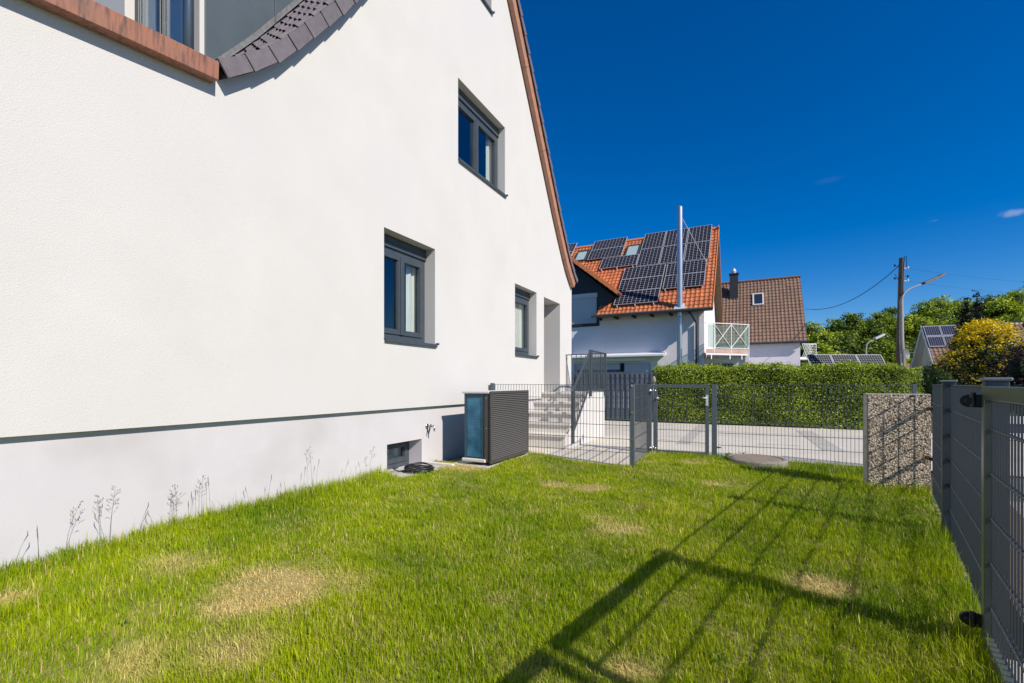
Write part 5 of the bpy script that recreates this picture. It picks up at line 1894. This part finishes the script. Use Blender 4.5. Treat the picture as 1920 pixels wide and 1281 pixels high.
for a in (.28, 1.35, 2.05):
    MB().extr([FB(a, .02, 2.62), FB(a, .50, 2.62), FB(a, .02, 2.42), FB(a, -.03, 2.42)], FB(.05, 0, 0) - FB(0, 0, 0)).build('bracket', M['alu'], bal)
an = MB().box(H, (gw + .002, 25.4, -.05), (.05, 30, 2.60))
an.box(H, (.052, 25.3, -.05), (.20, 25.6, 2.9))
ao = an.build('annex', M['stucco_far'], nb)
B(H, (-1.62, 25.37, 1.98), (-.50, 25.399, 2.26)).build('window', M['zinc'], ao)

# ================================================================== HOUSE WITH BROWN ROOF
bh = empty('brown_roof_house', H(0, 41, 0), 'house with a steep brown tiled roof, a black chimney and one skylight', 'house')
AT, AZ, BT, BZ = 36.75, 4.15, 41.25, 9.45
AL = math.hypot(BT - AT, BZ - AZ); cb, sb = (BT - AT) / AL, (BZ - AZ) / AL


def BR(u, v, h):
    return H(u, AT + cb * v - sb * h, AZ + sb * v + cb * h)


def BRb(u, v, h):
    return H(u, 2 * BT - AT - cb * v + sb * h, AZ + sb * v + cb * h)


w = MB()
w.box(H, (-6.2, 37.02, -.1), (3.45, 45.4, 4.3))
w.add([H(3.45, 37.02, 4.3), H(3.45, 45.4, 4.3), H(3.45, BT, BZ - .2)], [(0, 1, 2)])
w.add([H(-6.2, 37.02, 4.3), H(-6.2, 45.4, 4.3), H(-6.2, BT, BZ - .2)], [(0, 1, 2)])
w.build('wall', M['stucco_far'], bh, recalc=False)
r = MB()
for Fn in (BR, BRb): r.box(Fn, (-6.4, .02, -.16), (3.80, AL, -.012))
bro = r.build('roof', M['underlay'], bh)
t = MB(); pantiles(t, BR, -6.4, 3.84, AL, .245, .34, amp=.03, step=.04, seg=6, riser=True, tintr=.10, rnd=random.Random(9)); t.build('front_tiles', M['tile_brown'], bro, recalc=False)
t = MB(); pantiles(t, BRb, -6.4, 3.84, AL, .49, .68, amp=.03, step=.04, seg=4, riser=True, tintr=.10); t.build('back_tiles', M['tile_brown'], bro, recalc=False)
MB().tube([H(-6.4, BT, BZ + .03), H(3.86, BT, BZ + .03)], .11, 10).build('ridge_tiles', M['brown_plain'], bro)
MB().tube([H(-6.4, AT - .07, AZ - .02), H(3.95, AT - .07, AZ - .02)], .08, 10).build('gutter', M['zinc'], bh)
skylight(BR, .58, 1.34, 3.95, 5.30, bh)
M['skyglass'] = M['skydark']
for o_ in list(bh.children):
    if o_.name.startswith('skylight'):
        for c_ in o_.children: c_.data.materials[0] = M['skydark']
        o_.data.materials[0] = M['lid']
chm = MB().box(H, (-1.02, 39.9, 7.6), (-.42, 40.5, 9.92)); cho = chm.build('chimney', M['cladding'], bh, label='square black-clad chimney with a small metal cowl')
cc_ = H(-.72, 40.2, 9.92)
MB().lathe(cc_, [(.14, 0), (.14, .18), (.20, .2), (.12, .38), (.03, .5)], 14).build('cowl', M['alu'], cho)
B(H, (-1.08, 39.84, 9.90), (-.36, 40.56, 9.96)).build('cap', M['zinc'], cho)
# small lattice balcony on its right side
p0, p1 = at(1505, 664, 32), at(1531, 664, 32)
bl2 = MB().box(XY, (p0.x - .6, 32.0, 2.95), (p1.x, 33.2, 3.12)).build('balcony', M['whitepaint'], bh, label='narrow balcony with a white lattice railing')
m = MB()
x0_, x1_ = p0.x, p1.x
m.tube([Vector((x0_, 32.03, 4.05)), Vector((x1_, 32.03, 4.05)), Vector((x1_, 33.2, 4.05))], .02, 6)
m.tube([Vector((x1_, 32.03, 3.1)), Vector((x1_, 32.03, 4.05))], .02, 6)
for k in range(8):
    f0 = x0_ + (x1_ - x0_) * .48
    z = 3.15 + k * .115
    m.tube([Vector((f0, 32.03, z)), Vector((x1_, 32.03, z + .05))], .014, 5)
for k in range(5):
    xx = x0_ + k * .11
    m.tube([Vector((xx, 32.03, 3.12)), Vector((xx + .3, 32.03, 4.03))], .012, 5); m.tube([Vector((xx + .3, 32.03, 3.12)), Vector((xx, 32.03, 4.03))], .012, 5)
m.build('railing', M['whitepaint'], bl2)

# ================================================================== GARAGE WITH THREE SOLAR PANELS
gar = empty('garage', (20.6, 28.3, 0), 'flat-roofed garage behind the hedge carrying a row of tilted solar panels', 'garage')
B(XY, (18.15, 27.6, -.1), (23.1, 31.5, 2.02)).build('wall', M['stucco_far'], gar)
B(XY, (18.05, 27.5, 2.02), (23.2, 31.6, 2.12)).build('roof', M['zinc'], gar)


def FS(a, v, h):                 # tilted rack
    c_, s_ = math.cos(R(58)), math.sin(R(58))
    return Vector((18.10 + a * .999, 27.55 + a * .03 + c_ * v - s_ * h, 2.15 + s_ * v + c_ * h))


for k, (a, b) in enumerate(((0, 1.50), (1.54, 3.12), (3.16, 4.75))):
    sp_ = solar(FS, a, b, 0, 1.02, 'L', .06, gar, fr=.035)
m = MB()
for a in (.2, 1.5, 2.9, 4.5):
    m.box(FS, (a, .05, -.02), (a + .04, 1.0, .022)); q = FS(a, .95, 0); m.box(XY, (q.x, q.y - .02, 2.12), (q.x + .04, q.y + .02, q.z))
m.build('rack', M['alu'], gar)

# ================================================================== UTILITY POLE, LAMPS, WIRES
YP = 25.0
up0 = Vector(((1684.5 - 960) / FPX * YP, YP, 0)); up1 = at(1690.5, 484, YP)
pole = empty('utility_pole', up0, 'tall dark wooden utility pole carrying wires beside the street lamp', 'utility pole')
MB().tube([up0, up0.lerp(up1, .5), up1], [.17, .15, .12], 14).build('pole', M['polewood'], pole)
for dy_, sd in ((503, 1), (527, 1), (523, -1), (499, -1), (519, 1)):
    q = at(1690, dy_, YP); m = MB()
    m.tube([q, q + Vector((.36 * sd, 0, .0))], .018, 6)
    m.tube([q + Vector((.36 * sd, 0, -.04)), q + Vector((.36 * sd, 0, .02)), q + Vector((.36 * sd, 0, .09))], [.02, .05, .03], 8)
    m.build('insulator', M['insul'] if sd > 0 and dy_ != 519 else M['blackplastic'], pole)
m = MB(); q = up1
m.tube([at(1692, 560, YP - .18), at(1694, 500, YP - .18), at(1696, 482, YP - .18), at(1699, 480, YP), at(1700, 503, YP)], .018, 6)
m.tube([at(1687, 555, YP - .18), at(1691, 500, YP - .18)], .018, 6)
m.build('cable', M['blackplastic'], pole)
sl0 = Vector(((1691.0 - 960) / FPX * YP, YP - .22, 0))
lamp = empty('street_lamp', sl0, 'street lamp on a pale grey column with a curved arm, against the wooden pole', 'street lamp')
Yl = YP - .22
MB().tube([sl0, at(1690.5, 640, Yl), at(1690.3, 565, Yl), at(1692, 556, Yl), at(1697, 548, Yl), at(1706, 541.5, Yl), at(1718, 536.5, Yl), at(1732, 532, Yl)],
          [.13, .11, .085, .055, .045, .04, .035, .03], 12).build('column', M['poleconc'], lamp, smooth=True)
A_, B_ = at(1731, 533, Yl), at(1771, 516.5, Yl)
m = MB(); dv_ = (B_ - A_).normalized(); upv = Vector((-dv_.z, 0, dv_.x)); fw = Vector((0, .15, 0))
m.extr([A_ - fw, A_ + fw, A_ + fw + upv * .10, A_ - fw + upv * .10], dv_ * (B_ - A_).length * .86)
m.extr([A_ + dv_ * 1.0 - fw * .9 + upv * .01, A_ + dv_ * 1.0 + fw * .9 + upv * .01, A_ + dv_ * 1.0 + fw * .9 + upv * .12, A_ + dv_ * 1.0 - fw * .9 + upv * .12], dv_ * .26)
hd_ = m.build('lamp_head', M['headgrey'], lamp, bevel=.02)
m = MB(); m.extr([A_ - fw * .8 - upv * .03, A_ + fw * .8 - upv * .03, A_ + fw * .8 - upv * .002, A_ - fw * .8 - upv * .002], dv_ * .8)
m.build('lens', mk('lamp_lens', (.25, .25, .24), .2), hd_)
y2 = 40.0
l2 = empty('street_lamp', ((1623.5 - 960) / FPX * y2, y2, 0), 'small distant street lamp with a bent arm in front of the trees', 'street lamp')
MB().tube([((1623.5 - 960) / FPX * y2, y2, 0), at(1623.5, 655, y2), at(1625, 646, y2), at(1630, 641, y2), at(1640, 636.5, y2)], [.09, .07, .06, .05, .04], 8).build('column', M['poleconc'], l2)
A_, B_ = at(1640, 637, y2), at(1657, 629, y2)
m = MB(); m.extr([A_ - Vector((0, .15, 0)), A_ + Vector((0, .15, 0)), A_ + Vector((0, .15, .16)), A_ + Vector((0, -.15, .16))], B_ - A_)
m.build('lamp_head', M['lid'], l2)


def wire(name, a, b, sag, r_, label):
    P = [a.lerp(b, k / 24) - Vector((0, 0, sag * 4 * (k / 24) * (1 - k / 24))) for k in range(25)]
    o = MB().tube(P, r_, 5).build(name, M['blackplastic'])
    return tag(o, label, 'cable', 'overhead cables at the utility pole')


wire('power_cable', at(1687, 497, YP), H(3.7, BT - .9, BZ - 1.7) if 0 else at(1509, 579, 33.5), .82, .02, 'sagging black cable from the utility pole to the brown roof')
wire('power_cable', at(1700, 503, YP), at(1990, 533, 27), .12, .004, 'upper hair-thin cable running right from the utility pole')
wire('power_cable', at(1700, 527, YP), at(1990, 556, 27), .12, .004, 'lower hair-thin cable running right from the utility pole')
wire('power_cable', at(1678, 513, YP), at(1691, 527, YP - .15), .14, .012, 'short slack cable loop beside the top of the utility pole')
# satellite dish
dc = at(1697, 664, 24.3)
ds = empty('satellite_dish', (dc.x, dc.y, 0), 'dark grey satellite dish turned sideways right of the utility pole foot', 'satellite dish')
m = MB(); prof = []
ax = Vector((.398, -.919, .12)).normalized(); ua = ax.orthogonal().normalized(); va = ax.cross(ua)
rings = []
P = []
for (r_, d_) in ((.02, .0), (.12, .01), (.21, .035), (.29, .07)):
    for k in range(20):
        a = 2 * math.pi * k / 20
        P.append(dc + ax * d_ + (ua * math.cos(a) + va * math.sin(a)) * r_)
F_ = [(i * 20 + k, i * 20 + (k + 1) % 20, (i + 1) * 20 + (k + 1) % 20, (i + 1) * 20 + k) for i in range(3) for k in range(20)]
P2 = [p - ax * .015 for p in P]
m.add(P, F_); m.add(P2, [tuple(reversed(f)) for f in F_])
m.build('dish', mk('dish_grey', (.16, .165, .17), .5), ds, recalc=False)
MB().tube([Vector((dc.x - .1, dc.y + .1, 0)), Vector((dc.x - .1, dc.y + .1, dc.z)), dc], .03, 8).build('mast', M['alu'], ds)
MB().tube([dc - va * .1, dc + ax * .42], .012, 6).build('feed_arm', M['alu'], ds)

# ================================================================== SMALL HOUSE WITH SOLAR ROOF AT THE RIGHT
rg0 = at(1728, 613, 36.0)
e1v = Vector((.893, -.45, 0)); e2v = Vector((.45, .893, 0))
def FH(a, b, z):                 # a along the ridge to the right, b depth from the ridge (front is negative)
    return Vector((rg0.x + e1v.x * a + e2v.x * b, rg0.y + e1v.y * a + e2v.y * b, z))
rh_ = empty('solar_roof_house', FH(5, 0, 0), 'small beige gabled house with two rows of solar panels, half hidden by the yellow shrub', 'house')
ZR = rg0.z; HWd = 2.75; EZ2 = 2.35
m = MB()
m.add([FH(.45, -HWd + .3, -.1), FH(.45, HWd - .3, -.1), FH(.45, HWd - .3, EZ2 + .3), FH(.45, 0, ZR - .15), FH(.45, -HWd + .3, EZ2 + .3)], [(0, 1, 2, 3, 4)])
m.add([FH(.45, -HWd + .3, -.1), FH(13, -HWd + .3, -.1), FH(13, -HWd + .3, EZ2 + .3), FH(.45, -HWd + .3, EZ2 + .3)], [(0, 1, 2, 3)])
m.add([FH(13, -HWd + .3, -.1), FH(13, HWd - .3, -.1), FH(13, HWd - .3, EZ2 + .3), FH(13, 0, ZR - .15), FH(13, -HWd + .3, EZ2 + .3)], [(0, 1, 2, 3, 4)])
m.add([FH(.45, HWd - .3, -.1), FH(13, HWd - .3, -.1), FH(13, HWd - .3, EZ2 + .3), FH(.45, HWd - .3, EZ2 + .3)], [(0, 1, 2, 3)])
m.build('wall', M['beige'], rh_, recalc=False)
B(FH, (.42, -.9, 2.0), (.449, -.55, 3.1)).build('window', M['navy'], rh_)
RL2 = math.hypot(HWd, ZR - EZ2); c2_, s2_ = HWd / RL2, (ZR - EZ2) / RL2


def FR1(u, v, h):
    return FH(u, -HWd + c2_ * v - s2_ * h, EZ2 + s2_ * v + c2_ * h)


def FR2(u, v, h):
    return FH(u, HWd - c2_ * v + s2_ * h, EZ2 + s2_ * v + c2_ * h)


m = MB(); m.box(FR1, (0, 0, -.16), (13.4, RL2, -.01)); m.box(FR2, (0, 0, -.16), (13.4, RL2, -.01)); rro = m.build('roof', M['lid'], rh_)
t = MB(); pantiles(t, FR1, 0, 13.4, RL2, .25, .33, amp=.03, step=.035, seg=5, riser=True, tintr=.1); t.build('front_tiles', M['tile_brown'], rro, recalc=False)
t = MB(); pantiles(t, FR2, 0, 13.4, RL2, .5, .66, amp=.03, step=.035, seg=4, riser=True, tintr=.1); t.build('back_tiles', M['tile_brown'], rro, recalc=False)
B(FR1, (-.04, 0, -.2), (-.002, RL2, .06)).build('barge_board', M['lid'], rh_)
B(FR2, (-.04, 0, -.2), (-.002, RL2, .06)).build('barge_board', M['lid'], rh_)
for k in range(5):
    for (v0, v1) in ((RL2 - 1.15, RL2 - .05), (RL2 - 2.28, RL2 - 1.18)):
        solar(FR1, .05 + k * .98, 1.0 + k * .98, v0, v1, 'S', .12, rh_, fr=.035)
for k in range(4):
    solar(FR1, 5.75 + k * .98, 6.70 + k * .98, RL2 - 1.15, RL2 - .05, 'S', .12, rh_, fr=.035)
# low brick wall glimpsed below the dish
tag(B(XY, (21.9, 27.0, -.1), (23.6, 27.25, 2.45)).build('brick_wall', M['brick']), 'sliver of a dull red brick wall between the dish and the beige house', 'wall')

# low white board fence across the street
wf = empty('board_fence', (11.8, 9.6, 0), 'low white board fence across the street, seen through the gate bars', 'fence')


def FWf(a, b, z):
    d_ = Vector((.90, -.43, 0)); n__ = Vector((.43, .90, 0)); o_ = Vector((10.35, 9.75, 0))
    return Vector((o_.x + d_.x * a + n__.x * b, o_.y + d_.y * a + n__.y * b, z))


for (z0_, z1_) in ((.40, .56), (.05, .20)):
    B(FWf, (0, 0, z0_), (4.2, .03, z1_)).build('board', M['whitepaint'], wf, bevel=.003)
B(FWf, (0, .031, .205), (4.2, .045, .395)).build('board', M['navy'], wf, label='dark blue board between the white ones')
for a in (.1, 1.4, 2.7, 4.0):
    B(FWf, (a, .046, 0), (a + .08, .12, .60)).build('post', M['whitepaint'], wf)
print('objects', len(S.objects))
